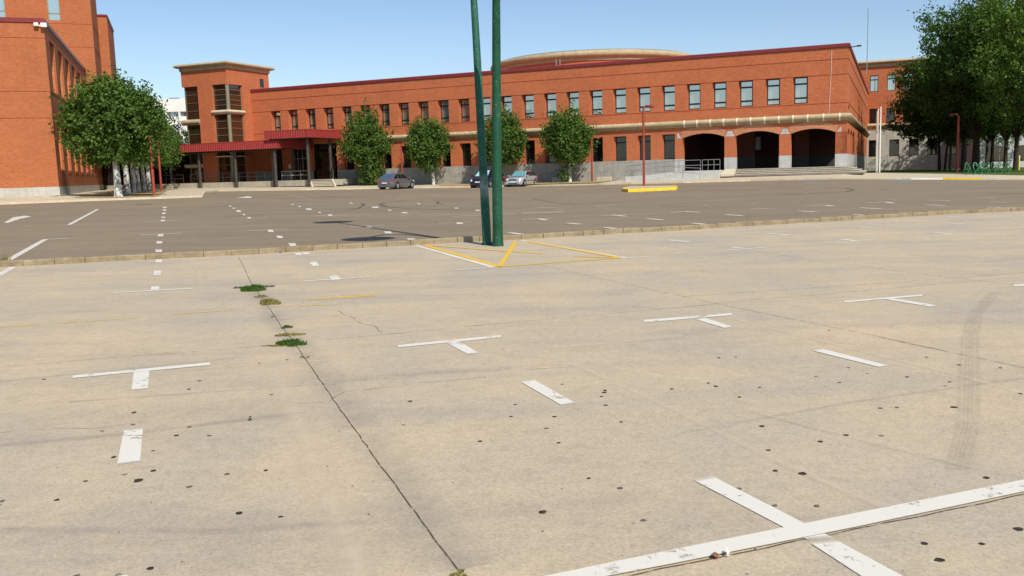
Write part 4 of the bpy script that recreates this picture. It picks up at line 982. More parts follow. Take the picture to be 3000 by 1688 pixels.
pr1 = window_parts(WG, 11.37, 13.64, (13.05,), "glass_coated", 1.1); pr2 = window_parts(WG, 6.84, 8.90, (), "glass_dark", 1.1); pr3 = window_parts(WG, 2.0, 4.38, (), "glass_dark", 1.3)
for pr_, L_ in ((pr1, ups), (pr2, ups), (pr3, gs)):
    for i, s in enumerate(L_):
        o = pr_ if i == 0 else copy_tree(pr_, WG); o.location = (s, .4, 0)
mb = MB(); mb.tube([(43.9, 1, 12.0), (43.9, 1, 19.8)], .05, 6)
o = obj("roof_mast", mb, "steel", None, loc=tuple(atY(2540, 190, 112).xy) + (0,)); o.data.transform(Matrix.Translation((-43.9, -1, 0)))
tag(o, "thin tall metal mast standing up behind the right corner roof", "mast")

# ================================================================== LEFT BUILDING
LR = math.atan2(.3433, .9392)
LBD = empty("brick_block", tuple(LC), LR); tag(LBD, "orange brick block at the left edge with tall recessed window slots and higher blocks behind", "building")
def PLS(u, d, z): return (-d, u, z)
tl = [2.25 + 4.95 * k for k in range(8)]
mb = MB(); mb.quad((-60, 0, 1.28), (0, 0, 1.28), (0, 0, 12.9), (-60, 0, 12.9))
wall(mb, 0, 41.6, 1.28, 12.9, [(t, t + 2.85, 8.28, 12.0) for t in tl[:6]] + [(t, t + 2.4, 2.52, 6.3) for t in tl], PLS, .95)
mb.quad((-60, 0.01, 12.9), (0, .01, 12.9), (0, 30.65, 12.9), (-60, 30.65, 12.9)); mb.quad((-60, 41.6, 0), (0, 41.6, 0), (0, 41.6, 12.9), (-60, 41.6, 12.9))
obj("wall", mb, "brick_left", LBD)
mb = MB(); mb.box(-60, .04, -.04, 41.64, .2, 1.28); obj("plinth", mb, "plinth_pale", LBD)
mb = MB(); mb.sweep([(0, 12.88), (.08, 12.9), (.1, 13.15), (0, 13.22), (-.35, 13.22), (-.35, 12.9)], [(-60, 0), (0, 0), (0, 30.6)]); obj("parapet_cap", mb, "cap_red", LBD)
for z in (11.87, 8.14, 6.26):  # ledges shaped to draw shadow lines, as on the long front
    mb = MB(); mb.sweep([(.0, z - .04), (.025, z - .035), (.025, z), (0, z + .01)], [(-60, 0), (0, 0)] + ([(0, 41.6)] if z == 8.14 else [])); obj("shadow_course", mb, "course_brick", LBD)
fr = MB()
for z0, z1, L_, w_ in ((8.28, 12.0, tl[:6], 2.85), (2.52, 6.3, tl, 2.4)):
    for t in L_:
        f = MB(); f.box(-.90, -.85, t, t + .08, z0, z1); f.box(-.90, -.85, t + w_ - .08, t + w_, z0, z1); f.box(-.90, -.85, t, t + w_, z0 + (z1 - z0) * .3, z0 + (z1 - z0) * .3 + .08)
        fo = obj("window", f, "frame_dark", LBD); p = MB(); p.quad((-.88, t, z0), (-.88, t + w_, z0), (-.88, t + w_, z1), (-.88, t, z1)); obj("pane", p, "glass_dark", fo)
for t in tl:
    f = MB(); f.box(-.02, .03, t + .1, t + 2.3, 2.30, 2.50); obj("sill_notch", f, "course_brick", LBD)  # dark brick strip drawn for the notch below each slot
# rounded mouldings in the slots (stepped brick reveal, the jamb's sunlit tone put into its colour)
for z0, z1, L_, w_ in ((8.28, 12.0, tl[:6], 2.85), (2.52, 6.3, tl, 2.4)):
    for t in L_: mb = MB(); mb.box(-.45, -.12, t + w_ - .18, t + w_ + .01, z0, z1); obj("reveal_step", mb, "brick_sunlit", LBD)
# higher blocks
hb = [(-2.96, -1.85, 17.95), (-7.3 - .6, -6.72, 18.1)]
ZB = 22.5
mb = MB(); wall(mb, -60, 1.05, 12.9, ZB, [(-2.96, -1.82, 17.95, 20.6), (-8.0, -6.75, 18.05, 20.8)], lambda u, d, z: (u, 30.65 + d, z), .18)
mb.quad((1.05, 30.65, 5.4), (1.05, 39.2, 5.4), (1.05, 39.2, ZB), (1.05, 30.65, ZB)); mb.quad((0.04, 30.65, 5.4), (1.05, 30.65, 5.4), (1.05, 30.65, 12.9), (.04, 30.65, 12.9)); mb.quad((-60, 30.7, ZB), (1.05, 30.7, ZB), (1.05, 39.2, ZB), (-60, 39.2, ZB))
hbk = obj("upper_block", mb, "brick_left", LBD)
mb = MB(); mb.box(-20, 2.03, 38.95, 50.0, 5.4, 19.85); obj("rear_block", mb, "brick_left", LBD)
mb = MB(); mb.box(-20, 1.6, 41.7, 49.6, .2, 5.4); obj("ground_floor_glazing", mb, "glass_dark", LBD)
mb = MB(); mb.sweep([(0, 19.83), (.08, 19.84), (.1, 20.0), (0, 20.08), (-.3, 20.08)], [(1.06, 38.95), (2.03, 38.95), (2.03, 50.0)]); obj("rear_cap", mb, "cap_red", LBD)
for z in (17.7, 15.4):  # same shadow-casting ledges on the higher block
    mb = MB(); mb.sweep([(.0, z - .04), (.025, z - .035), (.025, z), (0, z + .01)], [(-60, 30.65), (1.05, 30.65), (1.05, 38.9)]); obj("shadow_course", mb, "course_brick", LBD)
for y, z, x in ((34.2, 20.0, 1.05), (34.3, 17.75, 1.05), (34.2, 15.05, 1.05), (44.0, 17.5, 2.03), (44.1, 15.6, 2.03)):
    mb = MB(); mb.box(x - .1, x + .012, y - .12, y + .12, z - .15, z + .15); obj("vent_hole", mb, "interior_dark", LBD)
for a, c, z0, z1 in ((-2.96, -1.82, 17.95, 20.6), (-8.0, -6.75, 18.05, 20.8)):
    f = MB(); f.box(a, a + .1, 30.72, 30.8, z0, z1); f.box(c - .1, c, 30.72, 30.8, z0, z1); f.box(a, c, 30.72, 30.8, z0, z0 + .1); f.box(a, c, 30.72, 30.8, z0 + .68, z0 + .78)
    fo = obj("window", f, "frame_beige", LBD); p = MB(); p.quad((a, 30.77, z0), (c, 30.77, z0), (c, 30.77, z1), (a, 30.77, z1)); obj("pane", p, "glass_pale", fo)
mb = MB(); mb.box(-.62, -.32, -.34, -.1, 12.62, 12.86); mb.box(-.18, .22, -.40, -.1, 12.55, 12.85); mb.box(-.5, .1, -.12, -.0, 12.62, 12.72)
o = obj("security_light", mb, "white_paint", None, loc=tuple(LC), rz=LR, bevel=.04); tag(o, "white double security floodlight on the left block's roof corner", "floodlight")

# ================================================================== WHITE BUILDINGS
WB = empty("white_building", (-60.3, 160, 0), R(-3)); tag(WB, "white concrete building with deep square window bays between the left tree and tower", "building")
mb = MB(); hs = [(-1.5 + 2.3 * i, .5 + 2.3 * i, z, z + 2.3) for i in range(6) for z in (1.4, 4.6, 7.8, 11.2)]
wall(mb, -4, 14, -.5, 15.7, hs, PF, .8); mb.quad((-4, 0, 15.7), (14, 0, 15.7), (14, 10, 15.7), (-4, 10, 15.7)); mb.quad((-4, 0, -.5), (-4, 10, -.5), (-4, 10, 15.7), (-4, 0, 15.7)); obj("wall", mb, "white_render", WB)
for a, c, z0, z1 in hs:
    mb = MB(); mb.box(a, c, .6, .7, z0, z0 + 1.5); so_ = obj("spandrel", mb, "white_render", WB)
    mb = MB(); mb.quad((a, .79, z0 + 1.3), (c, .79, z0 + 1.3), (c, .79, z1), (a, .79, z1)); obj("pane", mb, "glass_pale", WB)
mb = MB(); mb.box(.5, 2.0, 2, 3, 15.7, 16.1); obj("roof_unit", mb, "frame_grey", WB)
RB = empty("grey_building", (63.2, 122, -.2), R(-14)); tag(RB, "low pale grey building with wide windows seen under the right-hand trees", "building")
mb = MB(); hs = [(1.0 + 3.9 * i, 3.7 + 3.9 * i, 1.0, 3.1) for i in range(8)]
wall(mb, 0, 34, -.5, 8, hs, PF, .3); mb.quad((0, 0, -.5), (0, 10, -.5), (0, 10, 8), (0, 0, 8)); mb.quad((0, 0, 8), (34, 0, 8), (34, 10, 8), (0, 10, 8)); obj("wall", mb, "grey_render", RB)
for a, c, z0, z1 in hs:
    f = MB()
    for x in (a, a + .9, a + 1.8, c - .06): f.box(x, x + .06, .22, .28, z0, z1)
    fo = obj("window", f, "frame_grey", RB); p = MB(); p.quad((a, .27, z0), (c, .27, z0), (c, .27, z1), (a, .27, z1)); obj("pane", p, "glass_dark", fo)

# ================================================================== TREES
def crown(lobes, n, size, seed, flat=.5):
    """leaves gathered into sprays: each lobe carries many small boughs, each bough a spray of leaves, so gaps and tufts show"""
    rnd = np.random.RandomState(seed); V = []; Fc = []
    tot = sum(l[3] * l[4] + l[4] * l[5] + l[3] * l[5] for l in lobes)
    for (x, y, z, rx, ry, rz_) in lobes:
        k = int(n * (rx * ry + ry * rz_ + rx * rz_) / tot); per = 16; nb = max(3, k // per); k = nb * per
        d = rnd.normal(size=(nb, 3)); d /= np.linalg.norm(d, axis=1)[:, None]
        ph = rnd.uniform(0, 6, 6)
        bump = 1 + .12 * np.sin(5 * d[:, 0] + ph[0]) * np.sin(5 * d[:, 1] + ph[1]) + .10 * np.sin(7 * d[:, 2] + ph[2] + 3 * d[:, 0])
        rr = (rnd.uniform(.25, 1.0, nb) ** .5) * bump + rnd.exponential(.085, nb)
        B = d * rr[:, None] * np.array([rx, ry, rz_]) + np.array([x, y, z])
        sp = size * rnd.uniform(.8, 2.5, nb)
        out = np.repeat(d, per, axis=0); Bc = np.repeat(B, per, axis=0); S_ = np.repeat(sp, per)[:, None]
        t_ = rnd.uniform(-.2, 1.6, (k, 1))
        P_ = Bc + out * S_ * t_ * .95 + rnd.normal(size=(k, 3)) * S_ * .46 * (1.3 - .5 * t_)
        P_[:, 2] += (S_ * t_ * .25)[:, 0]
        a = rnd.normal(size=(k, 3)); a /= np.linalg.norm(a, axis=1)[:, None]
        nn = out * .45 + a * .8 + np.array([0, 0, .45]); nn /= np.linalg.norm(nn, axis=1)[:, None]
        t = np.cross(nn, rnd.normal(size=(k, 3))); t /= np.linalg.norm(t, axis=1)[:, None]; b2 = np.cross(nn, t)
        s = (size * .8 * rnd.uniform(.5, 1.35, k))[:, None]
        q = np.stack([P_ - t * s * .55, P_ + b2 * s * .42 - nn * s * .12, P_ + t * s * .6, P_ - b2 * s * .42 - nn * s * .1], axis=1).reshape(-1, 3)
        b0 = len(V); V.extend(map(tuple, q)); Fc.extend([(b0 + 4 * i, b0 + 4 * i + 1, b0 + 4 * i + 2, b0 + 4 * i + 3) for i in range(k)])
    mb = MB(); mb.v = V; mb.f = Fc; return mb
def tree(name, base, lobes, nleaf, leaf, tr, th, label, group=None, lmat="leaf_plane", bmat="bark_plane", seed=1, lean=(0, 0), limbs=5, cat="tree"):
    e = empty(name, base); rnd = random.Random(seed)
    m_ = MB(); topx, topy = lean[0] * th, lean[1] * th
    m_.tube([(0, 0, -.15), (0, 0, .05), (topx * .3, topy * .3, th * .4), (topx, topy, th)], [tr * 1.35, tr * 1.08, tr * .92, tr * .75], 12)
    cx = sum(l[0] for l in lobes) / len(lobes); cy = sum(l[1] for l in lobes) / len(lobes)
    for k in range(limbs):
        l = lobes[k % len(lobes)]; tip = Vector((l[0] + rnd.uniform(-.3, .3) * l[3], l[1] + rnd.uniform(-.3, .3) * l[4], l[2] + rnd.uniform(0, .5) * l[5]))
        st_ = Vector((topx, topy, th * rnd.uniform(.85, 1.0))); mid = st_.lerp(tip, .5) + Vector((rnd.uniform(-.2, .2), rnd.uniform(-.2, .2), .2))
        m_.tube([st_, mid, tip], [tr * .5, tr * .32, tr * .08], 7)
    obj("trunk", m_, bmat, e, smooth=True)
    obj("crown", crown(lobes, nleaf, leaf, seed), lmat, e, recalc=False)
    tag(e, label, cat, group); return e
# plane trees at the left, in a row going back
def lobes_ball(rx, rz_, zc, n, seed, spread=.55, sub=.55, ry=None):
    rnd = random.Random(seed); ry = ry or rx; L_ = [(0, 0, zc, rx * .72, ry * .72, rz_ * .75)]
    for i in range(n):
        a = 2 * math.pi * i / n + rnd.uniform(-.4, .4); zz_ = rnd.uniform(-.75, .85)
        k = math.sqrt(max(.1, 1 - zz_ * zz_ * .8))
        L_.append((rx * spread * math.cos(a) * k * 1.1, ry * spread * math.sin(a) * k * 1.1, zc + rz_ * spread * zz_ * 1.15, rx * sub * rnd.uniform(.7, 1), ry * sub * rnd.uniform(.7, 1), rz_ * sub * rnd.uniform(.7, 1)))
    return L_
G1 = "plane trees in a row beside the left block"
pts = [(347, 572, 66, .27, "nearest plane tree, widest whitewashed trunk, broad dark crown, beside the left block"),
       (374, 565, 74, .23, "second plane tree in the row, grey blotched trunk"), (393, 564, 80, .20, "third plane tree in the row, trunk white at its foot"),
       (406, 561, 86, .22, "fourth plane tree in the row, blotched grey trunk"), (423, 558, 92, .22, "fifth plane tree in the row, slim pale trunk before the dark lobby"), (438, 556, 99, .24, "rearmost plane tree in the row, next to the red lamp posts")]
for i, (x, y, Y, tr_, lab) in enumerate(pts):
    b_ = atY(x, y, Y)
    if i == 0:
        L0 = [(-.2, 0, 5.0, 2.4, 2.3, 2.6), (-2.3, .2, 5.3, 1.3, 1.4, 1.1), (-3.2, 0, 4.9, .55, .6, .5), (-2.9, -.2, 6.1, .5, .6, .4), (-1.9, 0, 2.9, .7, .8, .5), (-.9, 0, 8.4, .5, .6, .6), (1.3, 0, 7.9, .6, .6, .8), (3.0, 0, 5.6, .6, .7, .7), (2.6, 0, 7.3, .5, .5, .6), (1.7, .2, 5.0, 1.8, 1.8, 2.2), (.4, -.4, 7.3, 1.5, 1.5, 1.6), (-1.5, 0, 6.9, 1.5, 1.5, 1.2), (2.2, 0, 6.5, 1.1, 1.2, 1.3), (-2.0, 0, 3.6, 1.3, 1.3, .9), (.6, -.3, 3.4, 1.6, 1.4, 1.1), (-.2, .3, 8.3, .7, .8, .8)]
        L0 = [(x_ * .9, y_, z_ if z_ < 5 else 5 + (z_ - 5) * .72, a_ * .95, b2_, c_ * .92) for x_, y_, z_, a_, b2_, c_ in L0]
        tree("plane_tree", b_, L0, 20000, .27, tr_, 3.0, lab, G1, seed=3, limbs=7)
    else:
        L0 = lobes_ball(2.7, 2.4, 5.2, 6, 20 + i)
        if i >= 4: L0 += [(2.2, 0, 4.2, 1.6, 1.6, 1.5)]
        tree("plane_tree", b_, L0, 9000, .26, tr_, 3.4, lab, G1, seed=30 + i, limbs=4)
# four small planes by the facade
G2 = "small plane trees in front of the facade"
sm = [(1088, 541, 1076, 340, 59, "small plane tree leafy down to the ground, between the canopies and the grey car"), (1270, 541, 1258, 360, 53, "second small plane tree, short whitewashed trunk, right of the dark grey car"),
      (1447, 538, 1472, 338, 56, "third small plane tree, crown showing behind the green poles"), (1670, 534, 1666, 333, 63, "fourth small plane tree, rightmost, round crown and white trunk with a low shoot")]
for i, (bx, by, cx_, ty, hw, lab) in enumerate(sm):
    s_ = [-1.9, 5.4, 12.0, 19.9][i]; v = P0 + U * s_ - N * 2.2; Y = v.y; b_ = atY(bx, by, Y); k = Y / 2627.
    ztop = atY(cx_, ty, Y).z - b_.z; hwm = hw * k; ox = (cx_ - bx) * k
    zbot = 2.1; zc = (ztop + zbot) / 2; hz_ = (ztop - zbot) / 2 + .1
    rnd = random.Random(50 + i)
    L0 = [(ox, 0, zc - .35, hwm * .80, hwm * .75, hz_ * .66), (ox + hwm * .05, 0, zc + hz_ * .55, hwm * .36, hwm * .4, hz_ * .46), (ox - hwm * .66, 0, zc - .35, hwm * .36, hwm * .4, hz_ * .34), (ox + hwm * .66, 0, zc - .5, hwm * .36, hwm * .4, hz_ * .32), (ox, -.3, zc - hz_ * .62, hwm * .5, hwm * .5, hz_ * .35),
          (ox + hwm * .28, .2, zc + hz_ * .25, hwm * .42, hwm * .42, hz_ * .42), (ox - hwm * .3, -.3, zc + hz_ * .3, hwm * .36, hwm * .4, hz_ * .36)]
    for q_ in range(7):
        a_ = rnd.uniform(0, 6.28); u_ = rnd.uniform(-.8, .9); k_ = math.sqrt(1 - u_ * u_ * .8); L0.append((ox + hwm * .85 * k_ * math.cos(a_), hwm * .8 * k_ * math.sin(a_), zc + hz_ * .85 * u_, hwm * rnd.uniform(.16, .30), hwm * .25, hz_ * rnd.uniform(.14, .26)))
    if i == 0: L0 += [(0, 0, 1.9, .7, .7, 1.1), (0, 0, .85, 1.05, .8, .9), (.4, 0, .5, .7, .6, .55)]
    if i == 1: L0 += [(-.35, 0, 1.9, .6, .5, .55)]
    if i == 3: L0 += [(-.55, -.1, .6, .38, .3, .6)]
    tree("small_plane_tree", b_, L0, 14000 + (2500 if i == 0 else 0), .25, .16, 2.3, lab, G2, seed=60 + i, limbs=5)
# cedar behind the tower
v = atY(533, 540, 125); L0 = [(0, 0, 8.6 - i * .95, .5 + i * .42, .5 + i * .42, .5) for i in range(8)]
tree("cedar_tree", v, L0, 6000, .28, .2, 2, "dark conifer standing in front of the white building, left of the tower", None, "leaf_conifer", "bark_dark", 5, limbs=1, cat="conifer")
v = atY(440, 545, 128); tree("background_tree", v, lobes_ball(4.5, 3.6, 4.6, 5, 8), 5000, .4, .2, 2, "dark green tree mass behind the row of plane trees and the lobby", None, "leaf_elm", "bark_dark", 6, limbs=3)
# big trees on the right
G3 = "tall dark trees on the lawn at the right"
def bigtree(x, y, Y, hgt, wid, zl, tr_, lab, seed, n=11000, lean=(0, 0), lm="leaf_elm", leaf=.34, th=3.2, zmin=None):
    b_ = atY(x, y, Y); rnd = random.Random(seed); zc = (hgt + zl) / 2; hz_ = (hgt - zl) / 2
    L_ = [(0, 0, zc, wid * .6, wid * .6, hz_ * .75)]
    for i in range(11):
        a = 2.4 * i; u = -.85 + 1.75 * i / 10; k = math.sqrt(max(.12, 1 - u * u)) * .68
        L_.append((wid * k * math.cos(a), wid * k * math.sin(a), zc + hz_ * u * .82, wid * rnd.uniform(.28, .42), wid * rnd.uniform(.28, .42), hz_ * rnd.uniform(.16, .26)))
    return tree("elm_tree", b_, L_, int(n * 1.7), leaf * .9, tr_, th, lab, G3, lm, "bark_dark", seed, lean, 6)
bigtree(2752, 499, 104, 12.6, 5.8, 3.0, .20, "leftmost tall tree on the lawn, its crown overlapping the wing's windows", 101, 15000, (-.05, 0))
bigtree(2768, 498, 107, 13.6, 4.6, 3.4, .15, "tall tree with slim leaning trunk just right of the leftmost tree", 102, 9000, (.08, 0))
bigtree(2783, 498, 110, 14.6, 5.0, 3.4, .16, "tall tree with third slim trunk from the left, left of the red lamp post", 103, 11000)
bigtree(2820, 497, 100, 17.0, 5.0, 3.2, .20, "tall tree just right of the red lamp post behind the green racks", 104, 12000)
bigtree(2858, 495, 92, 17.5, 6.0, 4.0, .40, "tree with the thickest trunk on the lawn, behind the green bicycle racks", 105, 16000)
bigtree(2905, 492, 100, 15.5, 5.5, 3.4, .20, "tree behind the right end of the green racks", 106, 11000, lm="leaf_elm_light")
bigtree(2945, 492, 96, 16.5, 5.5, 3.2, .22, "tree right of the bicycle racks with bright yellow-green leaves in its crown", 107, 12000, lm="leaf_elm_light")
bigtree(2975, 494, 88, 16.5, 6.0, 3.4, .24, "multi-stemmed tree near the yellow post at the right edge", 108, 14000)
bigtree(3040, 495, 80, 16.5, 6.0, 3.4, .25, "large tree at the right edge of the photo whose crown leaves the frame", 109, 14000, lm="leaf_elm_light")
bigtree(2890, 488, 118, 15.0, 6.0, 3.0, .20, "rear tall tree darkening the gap between the racks and the grey building", 110, 8000)
bigtree(2960, 486, 122, 15.0, 6.5, 3.0, .20, "rearmost tall tree before the grey building at the right", 111, 8000)

# ================================================================== POLES, LAMPS, SMALL THINGS
e = empty("green_lamp_post", (-.46, 17.5, gz(-.46, 17.5) + .004)); 
m_ = MB(); A = Vector((0, 0, 0))
pth = [(0, 0, 0), (-.05, .3, 2.0), (-.10, .6, 4.0), (-.22, 1.2, 8.0), (-.29, 1.5, 10.0)]
m_.tube([(p[0], p[1], p[2]) for p in pth], [.088, .080, .072, .05, .042], 24); obj("pole", m_, "green_pole_worn", e, smooth=True)
m_ = MB(); m_.tube([(0, 0, 0), (0, .02, .05)], [.105, .10], 24); obj("base_collar", m_, "green_pole_worn", e, smooth=True)
m_ = MB(); m_.tube([(-.29, 1.5, 9.93), (-.29, 1.5, 10.0), (-.29, 1.5, 10.1), (-.29, 1.5, 10.18)], [.5, .62, .6, .1], 32); obj("lamp_head", m_, "green_pole", e, smooth=True)
tag(e, "green lamp post leaning slightly left, worn grey patch low on it, left of the pair", "lamp post", "pair of green lamp posts at the kerb")
e = empty("green_lamp_post", (-.245, 17.15, gz(-.24, 17.1) + .004))
m_ = MB(); pth = [(0, 0, 0), (.02, .0, 1.2), (.055, .0, 2.6), (.10, -.06, 4.2), (.14, -.45, 5.3), (.20, -1.3, 6.3), (.27, -2.3, 6.85), (.35, -3.2, 7.0)]
m_.tube(pth, [.098, .094, .086, .076, .068, .06, .052, .045], 24); obj("pole", m_, "green_pole", e, smooth=True)
m_ = MB(); m_.tube([(0, 0, 0), (0, 0, .05), (0, 0, .2), (0, 0, .22)], [.112, .108, .104, .098], 24); obj("base_collar", m_, "green_pole", e, smooth=True)
m_ = MB(); m_.tube([(.35, -3.2, 6.92), (.35, -3.2, 6.98), (.35, -3.2, 7.08), (.35, -3.2, 7.15)], [.5, .60, .58, .1], 32); obj("lamp_head", m_, "green_pole", e, smooth=True)
tag(e, "upright dark green lamp post with flecked paint, right of the pair", "lamp post", "pair of green lamp posts at the kerb")

def redlamp(base, h_, r, label, arm=(.35, 0), mat="lamp_red"):
    e = empty("red_lamp_post", base); m_ = MB(); m_.tube([(0, 0, 0), (0, 0, h_ * .96), (arm[0] * .15, arm[1] * .15, h_ * .99)], [r, r * .85, r * .8], 12); obj("pole", m_, mat, e, smooth=True)
    m_ = MB(); m_.tube([(0, 0, h_ * .97), (arm[0] * .4, arm[1] * .4, h_ + .05), (arm[0] * 1.0, arm[1], h_ + .02)], [r * .7, r * .6, r * .6], 8); obj("arm", m_, mat, e, smooth=True)
    m_ = MB(); hx, hy = arm[0] * 1.25, arm[1] * 1.25; m_.tube([(hx, hy, h_ - .12), (hx, hy, h_ - .04), (hx, hy, h_ + .06), (hx, hy, h_ + .12)], [.16, .22, .16, .04], 14); obj("lamp_head", m_, "lamp_head", e, smooth=True)
    tag(e, label, "lamp post", "red lamp posts around the car park"); return e
redlamp(tuple(atY(452, 571, 66)), 4.6, .11, "nearest red lamp post by the left plane trees, its top in the leaves", (-.15, .35))
redlamp(tuple(atY(473, 560, 80)), 4.3, .10, "smaller red lamp post behind the first one by the plane trees", (-.15, .35))
redlamp(tuple(atY(1180, 540, 90)), 4.0, .085, "dark red lamp post rising behind the grey car with an arm to the right", (.6, 0))
redlamp(tuple(atY(1735, 535, 84)), 4.1, .10, "thin red lamp post at the wall between the fourth small tree and yellow island", (.45, 0))
ib = g(1887, 552.6); redlamp((ib.x, ib.y, .17), 229 * ib.y / 2627, .088, "tall red lamp post standing on the yellow traffic island", (.42, 0))
redlamp(tuple(atY(2803, 508.5, 84)), 5.4, .13, "dark red lamp post on the lawn edge in front of the tall trees", (-.5, 0))
# traffic island
ip = [g(*p) for p in ((1840, 563.3), (1981, 557), (1985, 552.5), (1976, 550.6), (1846, 553.2), (1828, 556), (1822, 560.5))]
a = ip[0]; e = empty("traffic_island", (a.x, a.y, gz(a.x, a.y)))
shp = [(p.x - a.x, p.y - a.y) for p in ip]
m_ = MB(); m_.prism(shp, -.05, .17); obj("kerb_ring", m_, "yellow_kerb", e, bevel=.03)
cx_ = sum(p[0] for p in shp) / 7; cy_ = sum(p[1] for p in shp) / 7
m_ = MB(); m_.poly([(cx_ + (x - cx_) * .90, cy_ + (y - cy_) * .88, .174) for x, y in shp]); obj("infill", m_, "island_top", e)
tag(e, "yellow painted kerb island with a pale top carrying a red lamp post", "traffic island")
# flag poles
for x, y, Y, yt, lab, r in ((2576, 508, 87, 316, "tallest white flag pole at the right corner of the building", .09), (2569, 507, 88.5, 322, "middle slim flag pole close behind the tallest", .05), (2566, 506, 90, 330, "shortest slim flag pole, leftmost of the three", .045)):
    b_ = atY(x, y, Y); h_ = atY(x, yt, Y).z - b_.z; e = empty("flag_pole", b_); m_ = MB(); m_.tube([(0, 0, -.1), (0, 0, h_)], [r, r * .7], 10); obj("pole", m_, "white_paint", e, smooth=True)
    m_ = MB(); m_.tube([(0, 0, h_), (0, 0, h_ + .05), (0, 0, h_ + .1)], [r, r * .9, r * .2], 10); obj("cap", m_, "white_paint", e, smooth=True); tag(e, lab, "flag pole", "flag poles at the building corner")
b_ = atY(2985, 497, 78); e = empty("yellow_post", b_); m_ = MB(); m_.tube([(0, 0, -.05), (0, 0, 1.0)], .055, 10); obj("post", m_, "yellow_post", e, smooth=True); m_ = MB(); m_.tube([(0, 0, 1.0), (0, 0, 1.22)], [.06, .04], 10); obj("white_top", m_, "white_paint", e, smooth=True); tag(e, "short yellow post with a white top by the right-hand trees", "post")
# green bicycle racks
G4 = "green tubular bicycle racks on the lawn edge"
posl = ["leftmost", "second from the left", "third from the left", "fourth from the left", "fifth from the left", "sixth from the left", "rightmost"]
proto_r = None
for i in range(7):
    x = 2833 + i * 20.0; b_ = atY(x, 511.5 - .1 * i, 73.5 - i * .25)
    if proto_r is None:
        e = empty("bike_rack", b_); m_ = MB()
        pt = [(0, 0, 0), (.28, .25, .35)]; m_.tube(pt, .035, 8); obj("foot", m_, "rack_green", e, smooth=True)
        m_ = MB(); m_.tube([(.28 + .16 * math.sin(a) , .25 + .5 * math.sin(a * .5), .62 + .34 * -math.cos(a)) for a in [k * 2 * math.pi / 18 for k in range(19)]], .026, 8, caps=False); obj("hoop", m_, "rack_green", e, smooth=True)
        m_ = MB(); m_.tube([(.45, .2, 0), (.42, .3, .5), (.3, .9, .9), (.36, 1.3, .45), (.5, 1.5, 0)], .03, 8); obj("rear_loop", m_, "rack_green", e, smooth=True); proto_r = e
    else:
        e = copy_tree(proto_r); e.location = b_
    e.rotation_euler = (0, 0, R(random.uniform(-12, 12)))
    tag(e, "green bent-tube bicycle rack, %s of the row behind the red lamp post" % posl[i], "bicycle rack", G4)

